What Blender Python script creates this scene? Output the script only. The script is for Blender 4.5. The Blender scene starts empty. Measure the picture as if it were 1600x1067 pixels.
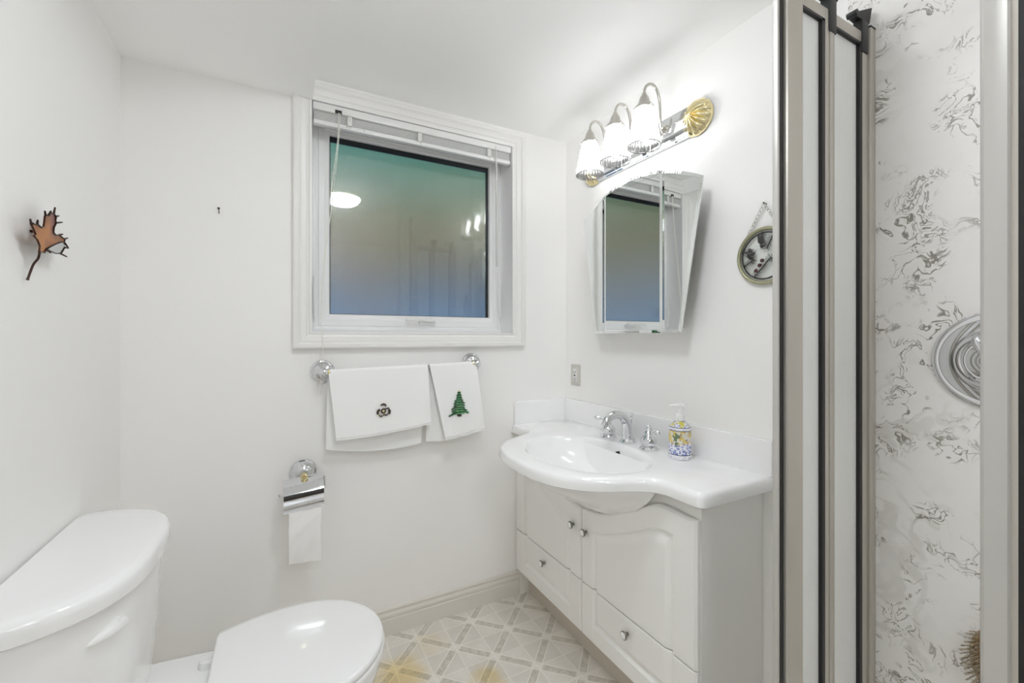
import bpy, bmesh, math, random
import numpy as np
from mathutils import Vector, Matrix
random.seed(7)
C = bpy.context.scene.collection
SC = bpy.context.scene
PI = math.pi

# ------------------------------------------------------------------ camera, world, exposure
F_PX, YAW, CAM_Z = 675.6, math.radians(28.14), 1.298
D, R, L, H, FRONT = 1.928, 1.363, -0.481, 2.35, -1.0      # back wall, right wall, left wall, ceiling, wall behind the camera
cam_d = bpy.data.cameras.new('camera')
cam = bpy.data.objects.new('camera', cam_d); C.objects.link(cam)
cam.location = (0, 0, CAM_Z); cam.rotation_euler = (PI/2, 0, -YAW)
cam_d.sensor_fit = 'HORIZONTAL'; cam_d.sensor_width = 36
cam_d.lens = F_PX*36/1600; cam_d.shift_y = -5.95/1600; cam_d.clip_start = 0.02
SC.camera = cam
vs = SC.view_settings
vs.view_transform = 'Standard'; vs.look = 'None'; vs.gamma = 1; vs.use_curve_mapping = False
vs.exposure = 1.3
SC.cycles.max_bounces = 14; SC.cycles.diffuse_bounces = 12; SC.cycles.glossy_bounces = 6
SC.cycles.transmission_bounces = 8; SC.cycles.transparent_max_bounces = 16
SC.cycles.caustics_reflective = False; SC.cycles.caustics_refractive = False
SC.cycles.sample_clamp_indirect = 4.0
DOME_STRENGTH, FILL_DOME_STRENGTH, BULB_STRENGTH, WORLD_STRENGTH = 17.0, 17.0, 34.0, 0.40

# ------------------------------------------------------------------ node helpers
def srgb(r, g, b):
    f = lambda c: (c/255/12.92) if c/255 <= 0.04045 else ((c/255+0.055)/1.055)**2.4
    return (f(r), f(g), f(b), 1.0)
class E:
    """tiny wrapper so that shader maths can be written as expressions"""
    def __init__(s, nt, sock): s.nt, s.s = nt, sock
    def _m(s, op, *o):
        n = s.nt.nodes.new('ShaderNodeMath'); n.operation = op
        for i, a in enumerate((s,)+o):
            if isinstance(a, E): s.nt.links.new(a.s, n.inputs[i])
            else: n.inputs[i].default_value = a
        return E(s.nt, n.outputs[0])
    def __add__(s, o): return s._m('ADD', o)
    def __sub__(s, o): return s._m('SUBTRACT', o)
    def __mul__(s, o): return s._m('MULTIPLY', o)
    def __truediv__(s, o): return s._m('DIVIDE', o)
    def abs(s): return s._m('ABSOLUTE')
    def lt(s, o): return s._m('LESS_THAN', o)
    def gt(s, o): return s._m('GREATER_THAN', o)
    def min(s, o): return s._m('MINIMUM', o)
    def max(s, o): return s._m('MAXIMUM', o)
    def fract(s): return s._m('FRACT')
    def smooth(s, a, b):
        n = s.nt.nodes.new('ShaderNodeMapRange'); n.interpolation_type = 'SMOOTHSTEP'
        s.nt.links.new(s.s, n.inputs[0]); n.inputs[1].default_value = a; n.inputs[2].default_value = b
        return E(s.nt, n.outputs[0])
def mixc(nt, fac, a, b):
    n = nt.nodes.new('ShaderNodeMix'); n.data_type = 'RGBA'
    if isinstance(fac, E): nt.links.new(fac.s, n.inputs[0])
    else: n.inputs[0].default_value = fac
    for i, v in ((6, a), (7, b)):
        if isinstance(v, E): nt.links.new(v.s, n.inputs[i])
        else: n.inputs[i].default_value = v
    return E(nt, n.outputs[2])
def coords(nt, kind='Object'):
    n = nt.nodes.new('ShaderNodeTexCoord'); return E(nt, n.outputs[kind])
def xyz(nt, v):
    n = nt.nodes.new('ShaderNodeSeparateXYZ'); nt.links.new(v.s, n.inputs[0])
    return [E(nt, n.outputs[i]) for i in range(3)]
def noise(nt, v, scale, detail=2.0, rough=0.5, dist=0.0, out=0):
    n = nt.nodes.new('ShaderNodeTexNoise'); nt.links.new(v.s, n.inputs['Vector'])
    n.inputs['Scale'].default_value = scale; n.inputs['Detail'].default_value = detail
    n.inputs['Roughness'].default_value = rough; n.inputs['Distortion'].default_value = dist
    return E(nt, n.outputs[out])
def new_mat(name):
    m = bpy.data.materials.new(name); m.use_nodes = True
    nt = m.node_tree; return m, nt, nt.nodes['Principled BSDF']
def mat(name, col, rough=0.5, metal=0.0, coat=0.0, bump=0.0, bscale=200.0, vary=0.0, vscale=6.0, spec=0.5):
    m, nt, p = new_mat(name)
    p.inputs['Base Color'].default_value = srgb(*col)
    p.inputs['Roughness'].default_value = rough; p.inputs['Metallic'].default_value = metal
    p.inputs['Coat Weight'].default_value = coat; p.inputs['Coat Roughness'].default_value = 0.04
    p.inputs['Specular IOR Level'].default_value = spec
    co = coords(nt)
    if vary:
        c2 = tuple(max(0, c-vary) for c in col)
        k = mixc(nt, noise(nt, co, vscale, 3).smooth(0.35, 0.65), srgb(*col), srgb(*c2)); nt.links.new(k.s, p.inputs['Base Color'])
    if bump:
        b = nt.nodes.new('ShaderNodeBump'); b.inputs['Strength'].default_value = bump; b.inputs['Distance'].default_value = 0.12/bscale
        nt.links.new(noise(nt, co, bscale, 3).s, b.inputs['Height']); nt.links.new(b.outputs[0], p.inputs['Normal'])
    return m

# world: dusk garden outdoors, seen only through the obscured window glass
w = bpy.data.worlds.new('world'); SC.world = w; w.use_nodes = True
nt = w.node_tree; bg = nt.nodes['Background']
g = coords(nt, 'Generated'); gx, gy, gz = xyz(nt, g)
nz = noise(nt, g, 8.0, 3, 0.6)
nb_ = noise(nt, g, 9.0, 2, 0.5); el = gz + (nz - 0.5)*0.26
c = mixc(nt, el.smooth(0.02, 0.13), srgb(104, 152, 200), srgb(86, 100, 120))
c = mixc(nt, el.smooth(0.11, 0.22), c, srgb(128, 126, 84))
c = mixc(nt, el.smooth(0.29, 0.36), c, srgb(72, 158, 150))
c = mixc(nt, el.smooth(0.40, 0.8), c, srgb(150, 185, 195))
c = mixc(nt, nb_.smooth(0.48, 0.60)*0.65, c, srgb(112, 88, 70))
nt.links.new(c.s, bg.inputs[0]); bg.inputs[1].default_value = WORLD_STRENGTH

# ------------------------------------------------------------------ mesh helpers
def obj(name, bm, m, parent=None, smooth=True, angle=35, loc=None):
    bmesh.ops.recalc_face_normals(bm, faces=bm.faces)
    if smooth:
        a = math.radians(angle)
        for f in bm.faces: f.smooth = True
        for e in bm.edges:
            if len(e.link_faces) == 2 and e.calc_face_angle(0) > a: e.smooth = False
    me = bpy.data.meshes.new(name)
    bm.to_mesh(me); bm.free()
    o = bpy.data.objects.new(name, me); C.objects.link(o)
    me.materials.append(m)
    if parent is not None:
        o.parent = parent
        o.matrix_parent_inverse = Matrix.Translation(-parent.location)
    if loc: o.location = loc
    return o
def thing(name, label, cat, loc, group=None):
    o = bpy.data.objects.new(name, None); C.objects.link(o); o.location = loc
    o.empty_display_size = 0.05
    tag(o, label, cat, group); return o
def tag(o, label, cat, group=None):
    o['label'] = label; o['category'] = cat
    if group: o['group'] = group
    return o
def struct(o): o['kind'] = 'structure'; return o

def box(bm, x0, x1, y0, y1, z0, z1, bev=0.0, seg=2):
    r = bmesh.ops.create_cube(bm, size=1.0)
    vs_ = r['verts']
    for v in vs_:
        v.co = Vector(((x0+x1)/2+v.co.x*(x1-x0), (y0+y1)/2+v.co.y*(y1-y0), (z0+z1)/2+v.co.z*(z1-z0)))
    if bev:
        es = list({e for v in vs_ for e in v.link_edges})
        bmesh.ops.bevel(bm, geom=es, offset=bev, segments=seg, affect='EDGES', profile=0.5)
    return bm
def loft(bm, rings, cap0=False, cap1=False, closed=True):
    vr = [[bm.verts.new(p) for p in r] for r in rings]
    n = len(rings[0])
    for a, b in zip(vr[:-1], vr[1:]):
        for i in range(n if closed else n-1):
            j = (i+1) % n
            bm.faces.new((a[i], a[j], b[j], b[i]))
    if cap0: bm.faces.new(vr[0])
    if cap1: bm.faces.new(vr[-1])
    return vr
def frame_of(axis):
    a = Vector(axis).normalized()
    u = a.orthogonal().normalized()
    if abs(a.z) > 0.9: u = Vector((1, 0, 0))
    elif abs(a.z) < 0.1: u = Vector((0, 0, 1))
    u = (u - a*u.dot(a)).normalized()
    return a, u, a.cross(u)
def lathe(bm, prof, org, axis=(0, 0, 1), n=40, cap0=True, cap1=True, lobes=0, amp=0.0):
    """prof: list of (radius, height along axis)"""
    a, u, v = frame_of(axis); o = Vector(org); rings = []
    for r, h in prof:
        ring = []
        for i in range(n):
            t = 2*PI*i/n; rr = r*(1+amp*math.cos(lobes*t)) if lobes else r
            ring.append(o+a*h+u*(rr*math.cos(t))+v*(rr*math.sin(t)))
        rings.append(ring)
    loft(bm, rings, cap0, cap1); return bm
def tube(bm, pts, r, n=12, caps=True, closed=False, flat=1.0):
    pts = [Vector(p) for p in pts]; rs = r if isinstance(r, (list, tuple)) else [r]*len(pts)
    rings = []; u = None; m = len(pts)
    for i, p in enumerate(pts):
        if closed: t = pts[(i+1) % m]-pts[i-1]
        else: t = pts[min(i+1, m-1)]-pts[max(i-1, 0)]
        t.normalize()
        if u is None: u = t.orthogonal().normalized()
        u = (u-t*u.dot(t)).normalized(); v = t.cross(u)
        rings.append([p+u*(rs[i]*math.cos(2*PI*k/n))+v*(rs[i]*flat*math.sin(2*PI*k/n)) for k in range(n)])
    if closed: rings.append(rings[0])
    loft(bm, rings, caps and not closed, caps and not closed)
    if closed: bmesh.ops.remove_doubles(bm, verts=bm.verts, dist=1e-6)
    return bm
def bez(p0, p1, p2, p3, n=16):
    P = [Vector(p) for p in (p0, p1, p2, p3)]
    return [P[0]*(1-t)**3+P[1]*3*t*(1-t)**2+P[2]*3*t*t*(1-t)+P[3]*t**3 for t in [i/n for i in range(n+1)]]
def catmull(pts, n=8, closed=False):
    P = [Vector(p) for p in pts]; out = []; m = len(P)
    for i in range(m if closed else m-1):
        g_ = (lambda k: P[k % m]) if closed else (lambda k: P[max(0, min(m-1, k))])
        a, b, c_, d = g_(i-1), g_(i), g_(i+1), g_(i+2)
        for k in range(n):
            t = k/n
            out.append(0.5*((2*b)+(c_-a)*t+(2*a-5*b+4*c_-d)*t*t+(3*b-a-3*c_+d)*t**3))
    if not closed: out.append(P[-1])
    return out
def sphere(bm, c_, r, sx=1, sy=1, sz=1, u=20, v=12):
    q = bmesh.ops.create_uvsphere(bm, u_segments=u, v_segments=v, radius=r)
    for x in q['verts']: x.co = Vector((c_[0]+x.co.x*sx, c_[1]+x.co.y*sy, c_[2]+x.co.z*sz))
    return bm
def solid(bm, t):
    bmesh.ops.recalc_face_normals(bm, faces=bm.faces); bm.normal_update()
    bmesh.ops.solidify(bm, geom=bm.faces[:], thickness=t)
def rect_sweep(bm, x0, x1, z0, z1, prof):
    """mitred frame round a rectangle in the XZ plane; prof: closed list of (inset, y)"""
    rings = []
    for sx, sz in ((0, 0), (1, 0), (1, 1), (0, 1)):
        rings.append([((x0+i) if sx == 0 else (x1-i), y, (z0+i) if sz == 0 else (z1-i)) for i, y in prof])
    rings.append(rings[0])
    loft(bm, rings); bmesh.ops.remove_doubles(bm, verts=bm.verts, dist=1e-6)
    return bm
def prism(bm, poly, fn, t):
    """extrude polygon: fn(p, d) -> 3D point at depth d"""
    a = [bm.verts.new(fn(p, 0)) for p in poly]; b = [bm.verts.new(fn(p, t)) for p in poly]
    n = len(poly)
    bm.faces.new(a); bm.faces.new(list(reversed(b)))
    for i in range(n): bm.faces.new((a[i], b[i], b[(i+1) % n], a[(i+1) % n]))
    return bm
B = bmesh.new

# ------------------------------------------------------------------ materials
M_wall = mat('wall_paint', (246, 245, 243), 0.55, bump=0.08, bscale=350)
M_ceil = mat('ceiling_paint', (250, 250, 249), 0.6, bump=0.05, bscale=300)
M_trim = mat('trim_paint', (236, 235, 232), 0.35)
M_vinyl = mat('window_vinyl', (240, 240, 240), 0.3)
M_blind = mat('blind_enamel', (234, 234, 232), 0.3)
M_clear = mat('clear_plastic', (215, 215, 212), 0.2)
M_black = mat('black_rubber', (24, 24, 25), 0.45)
M_spacer = mat('window_spacer', (30, 36, 40), 0.4)
M_cab = mat('cabinet_thermofoil', (242, 241, 238), 0.38)
M_kick = mat('toe_kick_board', (200, 192, 180), 0.5)
M_porc = mat('white_porcelain', (246, 246, 246), 0.12, coat=0.4)
M_plast = mat('white_plastic', (236, 236, 234), 0.3)
M_chrome = mat('chrome', (225, 226, 228), 0.06, metal=1)
M_nickel = mat('brushed_nickel', (196, 193, 186), 0.28, metal=1)
M_brass = mat('polished_brass', (236, 222, 176), 0.18, metal=1)
M_dark = mat('dark_hole', (18, 18, 18), 0.6)
M_mirror = mat('mirror_silver', (238, 241, 240), 0.01, metal=1)
M_alu = mat('satin_aluminium', (190, 185, 176), 0.36, metal=0.45)
M_aluw = mat('pale_anodised_frame', (196, 194, 189), 0.35, metal=0.25)
M_towel = mat('white_terry', (247, 247, 246), 0.95, bump=0.25, bscale=300, spec=0.05)
M_paper = mat('tissue_paper', (246, 245, 243), 0.95, bump=0.3, bscale=90, spec=0.05)
M_cord = mat('white_cord', (232, 230, 222), 0.7)
M_base = mat('baseboard_paint', (224, 220, 212), 0.4)
M_knob = mat('aged_nickel', (150, 147, 141), 0.25, metal=1)
M_nail = mat('dark_nail', (70, 68, 64), 0.4, metal=0.8)
M_hall = mat('hallway_paint', (104, 96, 88), 0.7)
M_hallfl = mat('hallway_floor', (70, 48, 34), 0.5)

def m_floor():
    m, nt, p = new_mat('vinyl_floor_pattern')
    co = coords(nt); x, y, z = xyz(nt, co)
    px, py = x-0.770, y-1.836
    u = (px+py)/0.250; v = (px-py)/0.250
    fu = ((u+100.5).fract()-0.5); fv = ((v+100.5).fract()-0.5)       # -0.5..0.5, zero on lattice lines
    au, av = fu.abs(), fv.abs()
    e = 0.177
    def line(d, wdt): return (d*e).smooth(wdt+0.0018, wdt-0.0008) if False else E(nt, (d*e)._m('LESS_THAN', wdt).s)
    fine = noise(nt, co, 260, 2, 0.7); speck = fine.smooth(0.42, 0.62)
    cloud = noise(nt, co, 9, 4, 0.6).smooth(0.3, 0.7)
    base = mixc(nt, cloud, srgb(228, 222, 213), srgb(238, 234, 227))
    base = mixc(nt, speck*0.25, base, srgb(178, 174, 166))
    # quarter tint of each diamond
    tri = au.gt(av)
    base = mixc(nt, tri*0.22, base, srgb(196, 192, 185))
    # bars along both lattice directions, stopping short of the nodes
    bar_u = (au*e).lt(0.0140)*(av*e).gt(0.024)
    bar_v = (av*e).lt(0.0140)*(au*e).gt(0.024)
    edge_u = (au*e).lt(0.0180)*(au*e).gt(0.0140)
    edge_v = (av*e).lt(0.0180)*(av*e).gt(0.0140)
    cream = srgb(242, 238, 230)
    diag = ((au-av).abs()*e).lt(0.0030)
    col = mixc(nt, diag*0.75, base, cream)
    col = mixc(nt, edge_u.max(edge_v)*0.85, col, cream)
    barc = mixc(nt, speck, srgb(212, 206, 195), srgb(160, 154, 142)); barc = mixc(nt, noise(nt, co, 40, 3).smooth(0.42, 0.6)*0.5, barc, srgb(226, 220, 210))
    col = mixc(nt, bar_u.max(bar_v)*0.8, col, barc)
    node = ((au*au+av*av)._m('SQRT')*e).lt(0.012)
    col = mixc(nt, node*0.6, col, cream)
    # yellowed patches near the toilet
    def blob(cx, cy, r):
        dx, dy = x-cx, y-cy
        d = (dx*dx+dy*dy)._m('SQRT') + (noise(nt, co, 14, 3)-0.5)*0.10
        return d.smooth(r, r*0.25)
    st = blob(0.40, 1.66, 0.15).max(blob(0.70, 1.50, 0.085)*0.9).max(blob(0.56, 1.78, 0.10)*0.3)
    col2 = nt.nodes.new('ShaderNodeMix'); col2.data_type = 'RGBA'; col2.blend_type = 'MULTIPLY'
    nt.links.new(st.s, col2.inputs[0]); nt.links.new(col.s, col2.inputs[6]); col2.inputs[7].default_value = srgb(246, 230, 184)
    nt.links.new(col2.outputs[2], p.inputs['Base Color'])
    p.inputs['Roughness'].default_value = 0.38
    b = nt.nodes.new('ShaderNodeBump'); b.inputs['Strength'].default_value = 0.15; b.inputs['Distance'].default_value = 0.002
    nt.links.new(fine.s, b.inputs['Height']); nt.links.new(b.outputs[0], p.inputs['Normal'])
    return m
def m_marble():
    m, nt, p = new_mat('cultured_marble')
    co = coords(nt); x, y, z = xyz(nt, co)
    warp = noise(nt, co, 7, 3, 0.6, out=1)
    mp = nt.nodes.new('ShaderNodeVectorMath'); mp.operation = 'MULTIPLY_ADD'
    nt.links.new(warp.s, mp.inputs[0]); mp.inputs[1].default_value = (0.16, 0.16, 0.16); nt.links.new(co.s, mp.inputs[2])
    wv = E(nt, mp.outputs[0])
    def veins(scale, width, mscale, lo, hi):
        k = (noise(nt, wv, scale, 3, 0.55, 1.2)-0.5).abs().smooth(width, width*0.15)
        return k*noise(nt, co, mscale, 2).smooth(lo, hi)
    v1 = veins(15, 0.026, 8, 0.50, 0.60)
    v2 = veins(26, 0.036, 12, 0.53, 0.63)
    v3 = veins(5, 0.06, 4, 0.42, 0.7)
    col = mixc(nt, noise(nt, co, 3.5, 4, 0.6).smooth(0.3, 0.7), srgb(244, 242, 239), srgb(238, 235, 231))
    col = mixc(nt, v3*0.25, col, srgb(170, 164, 152))
    col = mixc(nt, v1*0.85, col, srgb(118, 112, 98))
    col = mixc(nt, v2*0.75, col, srgb(128, 124, 112))
    nt.links.new(col.s, p.inputs['Base Color']); p.inputs['Roughness'].default_value = 0.42
    return m
def m_pane():
    m, nt, p = new_mat('obscured_glass')
    co = coords(nt)
    n2 = noise(nt, co, 190, 2, 0.6); n3 = noise(nt, co, 45, 2)
    b = nt.nodes.new('ShaderNodeBump'); b.inputs['Strength'].default_value = 0.9; b.inputs['Distance'].default_value = 0.0014
    nt.links.new((n2+n3*0.6).s, b.inputs['Height'])
    p.inputs['Base Color'].default_value = srgb(236, 240, 238)
    p.inputs['Transmission Weight'].default_value = 1.0; p.inputs['Roughness'].default_value = 0.12
    p.inputs['IOR'].default_value = 1.45
    p.inputs['Coat Weight'].default_value = 1.0; p.inputs['Coat Roughness'].default_value = 0.02; p.inputs['Coat IOR'].default_value = 1.5
    nt.links.new(b.outputs[0], p.inputs['Normal'])
    return m
def m_shade():
    m, nt, p = new_mat('ribbed_shade_glass')
    out = nt.nodes['Material Output']
    tr = nt.nodes.new('ShaderNodeBsdfTransparent'); tr.inputs[0].default_value = (0.70, 0.70, 0.69, 1)
    tl = nt.nodes.new('ShaderNodeBsdfTranslucent'); tl.inputs[0].default_value = (0.26, 0.26, 0.256, 1)
    gl = nt.nodes.new('ShaderNodeBsdfGlossy'); gl.inputs['Roughness'].default_value = 0.08; gl.inputs[0].default_value = (0.9, 0.9, 0.9, 1)
    m1 = nt.nodes.new('ShaderNodeMixShader'); m1.inputs[0].default_value = 0.66
    nt.links.new(tr.outputs[0], m1.inputs[1]); nt.links.new(tl.outputs[0], m1.inputs[2])
    m2 = nt.nodes.new('ShaderNodeMixShader')
    fr = nt.nodes.new('ShaderNodeFresnel'); fr.inputs[0].default_value = 1.5
    nt.links.new(fr.outputs[0], m2.inputs[0])
    nt.links.new(m1.outputs[0], m2.inputs[1]); nt.links.new(gl.outputs[0], m2.inputs[2])
    nt.links.new(m2.outputs[0], out.inputs[0]); return m
def m_emit(name, col, strength):
    m, nt, p = new_mat(name)
    p.inputs['Base Color'].default_value = srgb(*col)
    p.inputs['Emission Color'].default_value = srgb(*col); p.inputs['Emission Strength'].default_value = strength
    return m
def m_fluted():
    m, nt, p = new_mat('fluted_shower_panel')
    out = nt.nodes['Material Output']
    p.inputs['Base Color'].default_value = srgb(250, 250, 249); p.inputs['Roughness'].default_value = 0.28
    x, y, z = xyz(nt, coords(nt))
    wv = ((x*(2*PI/0.0075))._m('SINE'))
    b = nt.nodes.new('ShaderNodeBump'); b.inputs['Strength'].default_value = 0.35; b.inputs['Distance'].default_value = 0.001
    nt.links.new(wv.s, b.inputs['Height']); nt.links.new(b.outputs[0], p.inputs['Normal'])
    tl = nt.nodes.new('ShaderNodeBsdfTranslucent'); tl.inputs[0].default_value = srgb(236, 238, 236)
    mx = nt.nodes.new('ShaderNodeMixShader'); mx.inputs[0].default_value = 0.22
    nt.links.new(p.outputs[0], mx.inputs[1]); nt.links.new(tl.outputs[0], mx.inputs[2]); nt.links.new(mx.outputs[0], out.inputs[0])
    return m
def m_clearglass(name, tint, fac):
    m, nt, p = new_mat(name); out = nt.nodes['Material Output']
    tr = nt.nodes.new('ShaderNodeBsdfTransparent'); tr.inputs[0].default_value = srgb(*tint)
    p.inputs['Base Color'].default_value = srgb(*tint); p.inputs['Roughness'].default_value = 0.05
    mx = nt.nodes.new('ShaderNodeMixShader'); mx.inputs[0].default_value = fac
    nt.links.new(tr.outputs[0], mx.inputs[1]); nt.links.new(p.outputs[0], mx.inputs[2]); nt.links.new(mx.outputs[0], out.inputs[0])
    return m
def m_copper():
    m, nt, p = new_mat('tinted_copper')
    x, y, z = xyz(nt, coords(nt))
    co = coords(nt)
    k = (noise(nt, co, 28, 2)+((y-1.33).abs()*4.0)*-1.0)
    c_ = mixc(nt, noise(nt, co, 22, 2).smooth(0.35, 0.65), srgb(190, 124, 62), srgb(148, 92, 50))
    band = ((y-1.343)._m('ABSOLUTE')).smooth(0.02, 0.004)*(z-1.515).smooth(0, 0.02)
    c_ = mixc(nt, band*0.8, c_, srgb(110, 66, 78))
    nt.links.new(c_.s, p.inputs['Base Color']); p.inputs['Metallic'].default_value = 0.55; p.inputs['Roughness'].default_value = 0.3
    return m
def m_bottle():
    """white ceramic with painted fruit bands, all in object space (z measured up the bottle)"""
    m, nt, p = new_mat('painted_ceramic')
    co = coords(nt); x, y, z = xyz(nt, co)
    n1 = noise(nt, co, 130, 2, 0.6); n2 = noise(nt, co, 70, 2, 0.5, 0.6); n3 = noise(nt, co, 45, 1)
    white = srgb(238, 238, 240)
    blue = mixc(nt, n1.smooth(0.47, 0.55), srgb(234, 235, 240), srgb(128, 138, 192))
    fruit = mixc(nt, n2.smooth(0.44, 0.52), srgb(224, 220, 206), srgb(222, 196, 104))
    fruit = mixc(nt, n3.smooth(0.62, 0.66), fruit, srgb(110, 128, 96))
    fruit = mixc(nt, n1.smooth(0.60, 0.66), fruit, srgb(70, 78, 130))
    zz = z + (n3-0.5)*0.03
    band = mixc(nt, zz.smooth(0.050, 0.062), blue, fruit)
    inb = z.gt(0.017)*z.lt(0.103)
    col = mixc(nt, inb, white, band)
    sh = mixc(nt, n2.smooth(0.5, 0.56), blue, srgb(206, 196, 84))
    col = mixc(nt, z.gt(0.113), col, sh)
    dots = ((z-0.009).abs().lt(0.004)).max((z-0.107).abs().lt(0.003))*noise(nt, co, 240, 0).smooth(0.5, 0.58)
    col = mixc(nt, dots*0.6, col, srgb(140, 146, 190))
    ln = ((z-0.0175).abs().lt(0.0012)).max((z-0.1025).abs().lt(0.0012)).max((z-0.1135).abs().lt(0.0010))
    col = mixc(nt, ln, col, srgb(40, 44, 92))
    nt.links.new(col.s, p.inputs['Base Color']); p.inputs['Roughness'].default_value = 0.15; p.inputs['Coat Weight'].default_value = 0.4
    return m

M_floor, M_marble, M_pane, M_shade = m_floor(), m_marble(), m_pane(), m_shade()
M_bulb = m_emit('lit_bulb', (250, 251, 253), BULB_STRENGTH)
M_dome = m_emit('lit_dome_glass', (244, 249, 255), DOME_STRENGTH)
M_fill_dome = m_emit('added_fill_dome_glass', (244, 249, 255), FILL_DOME_STRENGTH)  # for the fill light added behind the camera to brighten the room
M_fluted = m_fluted(); M_copper = m_copper(); M_bottle = m_bottle()
M_silver = mat('silvered_lobe', (205, 207, 208), 0.18, metal=1)
M_leafrim = mat('burnt_leaf_edge', (58, 40, 32), 0.35, metal=0.7)
M_stained = m_clearglass('clear_ornament_glass', (252, 253, 252), 0.05)
M_ring = mat('pale_brass_ring', (170, 168, 138), 0.35, metal=0.6)
M_pine = mat('grey_pine_casting', (74, 72, 70), 0.5, metal=0.3, vary=26, vscale=120)
M_berry = mat('dusky_berry', (88, 56, 58), 0.4)
M_green = mat('green_thread', (34, 104, 58), 0.6, vary=40, vscale=160)
M_green2 = mat('light_green_thread', (98, 176, 112), 0.6)
M_gold = mat('pale_gold_thread', (226, 214, 160), 0.6)
M_brown = mat('brown_thread', (88, 74, 66), 0.7, vary=40, vscale=300)
M_bristle = mat('tan_bristle', (206, 195, 174), 0.7, vary=44, vscale=200)
M_wood = mat('brush_wood', (160, 130, 92), 0.5)
M_outlet = mat('ivory_outlet', (205, 202, 194), 0.4)

# ------------------------------------------------------------------ the room
WX0, WX1, WZ0, WZ1 = 0.108, 1.031, 1.318, 2.262            # window opening
bm = B(); box(bm, L-0.1, R+0.1, FRONT-0.1, D+0.16, -0.1, 0.0); struct(obj('floor', bm, M_floor, smooth=False))
bm = B()                                                     # back wall with the window opening
for a in ((L-0.1, WX0, 0, H), (WX1, R+0.1, 0, H), (WX0, WX1, 0, WZ0), (WX0, WX1, WZ1, H)):
    box(bm, a[0], a[1], D, D+0.16, a[2], a[3])
struct(obj('wall_back', bm, M_wall, smooth=False))
bm = B(); box(bm, R, R+0.1, FRONT, D, 0, H); struct(obj('wall_right', bm, M_wall, smooth=False))
bm = B(); box(bm, L-0.1, L, FRONT, D, 0, H); struct(obj('wall_left', bm, M_wall, smooth=False))
bm = B()                                                     # wall behind the camera with an open doorway
box(bm, L-0.1, -0.36, FRONT-0.1, FRONT, 0, H); box(bm, 0.44, R+0.1, FRONT-0.1, FRONT, 0, H); box(bm, -0.36, 0.44, FRONT-0.1, FRONT, 2.03, H)
struct(obj('wall_front', bm, M_wall, smooth=False))
bm = B(); rect_sweep(bm, -0.42, 0.50, -0.09, 2.09, [(0, FRONT), (0, FRONT+0.018), (0.06, FRONT+0.012), (0.06, FRONT)])
struct(obj('trim_1', bm, M_trim, smooth=False))
bm = B()                                                     # dim hallway beyond the doorway
for a in ((-1.3, -1.2, -2.6, FRONT-0.1, 0, H), (1.3, 1.4, -2.6, FRONT-0.1, 0, H), (-1.3, 1.4, -2.7, -2.6, 0, H)):
    box(bm, *a)
struct(obj('wall_hallway', bm, M_hall, smooth=False))
bm = B(); box(bm, -1.3, 1.4, -2.7, FRONT-0.1, -0.1, 0); struct(obj('floor_hallway', bm, M_hallfl, smooth=False))
# ceiling with the lower soffit over the toilet side
SX, SZ = 0.113, 2.257
bm = B()
box(bm, L-0.1, R+0.1, -2.7, D+0.16, H, H+0.1); box(bm, L, SX, FRONT, D, SZ, H)
struct(obj('ceiling', bm, M_ceil, smooth=False))
# baseboards
bp = [(0, 0), (0.015, 0), (0.015, 0.068), (0.0125, 0.071), (0.0125, 0.074), (0.0145, 0.078), (0.0145, 0.088), (0.010, 0.096), (0.009, 0.101), (0.0115, 0.106), (0.0115, 0.111), (0.008, 0.117), (0, 0.117)]
bm = B(); loft(bm, [[(x, D-d, z) for d, z in bp] for x in (L+0.015, 1.10)], True, True); struct(obj('baseboard_back', bm, M_base, smooth=False))
bm = B(); loft(bm, [[(L+d, y, z) for d, z in bp] for y in (FRONT, D)], True, True); struct(obj('baseboard_left', bm, M_base, smooth=False))
# shower wall lining
bm = B(); box(bm, R-0.009, R-0.0005, -0.6, 0.604, 0.0, H-0.001, 0.003); struct(obj('wall_shower', bm, M_marble, smooth=False))

# ------------------------------------------------------------------ window
win = bpy.data.objects.new('window_1', None); C.objects.link(win); win.location = (0.57, D+0.1, WZ0); struct(win)
cp = [(0, D), (0, D-0.024), (0.006, D-0.027), (0.018, D-0.027), (0.0215, D-0.022), (0.025, D-0.019), (0.030, D-0.0205), (0.046, D-0.017), (0.050, D-0.012), (0.058, D-0.009), (0.060, D-0.013), (0.0665, D-0.013), (0.0665, D)]
bm = B(); rect_sweep(bm, 0.0425, 1.0965, 1.2545, 2.327, cp)
obj('casing', bm, M_trim, win, angle=20)
bm = B(); rect_sweep(bm, WX0-0.001, WX1+0.001, WZ0-0.001, WZ1+0.001, [(0, D-0.012), (0.004, D-0.012), (0.004, D+0.16), (0, D+0.16)])
obj('jamb', bm, M_vinyl, win, smooth=False)
bm = B(); rect_sweep(bm, WX0+0.003, WX1-0.003, WZ0+0.003, WZ1-0.003, [(0, D+0.115), (0.012, D+0.108), (0.018, D+0.108), (0.022, D+0.116), (0.034, D+0.118), (0.034, D+0.158), (0, D+0.158)])
obj('outer_frame', bm, M_vinyl, win, smooth=False)
GX0, GX1, GZ0, GZ1 = 0.189, 0.962, 1.402, 2.189
bm = B()                                                       # sash: unequal rails, so each ring is written out
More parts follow.
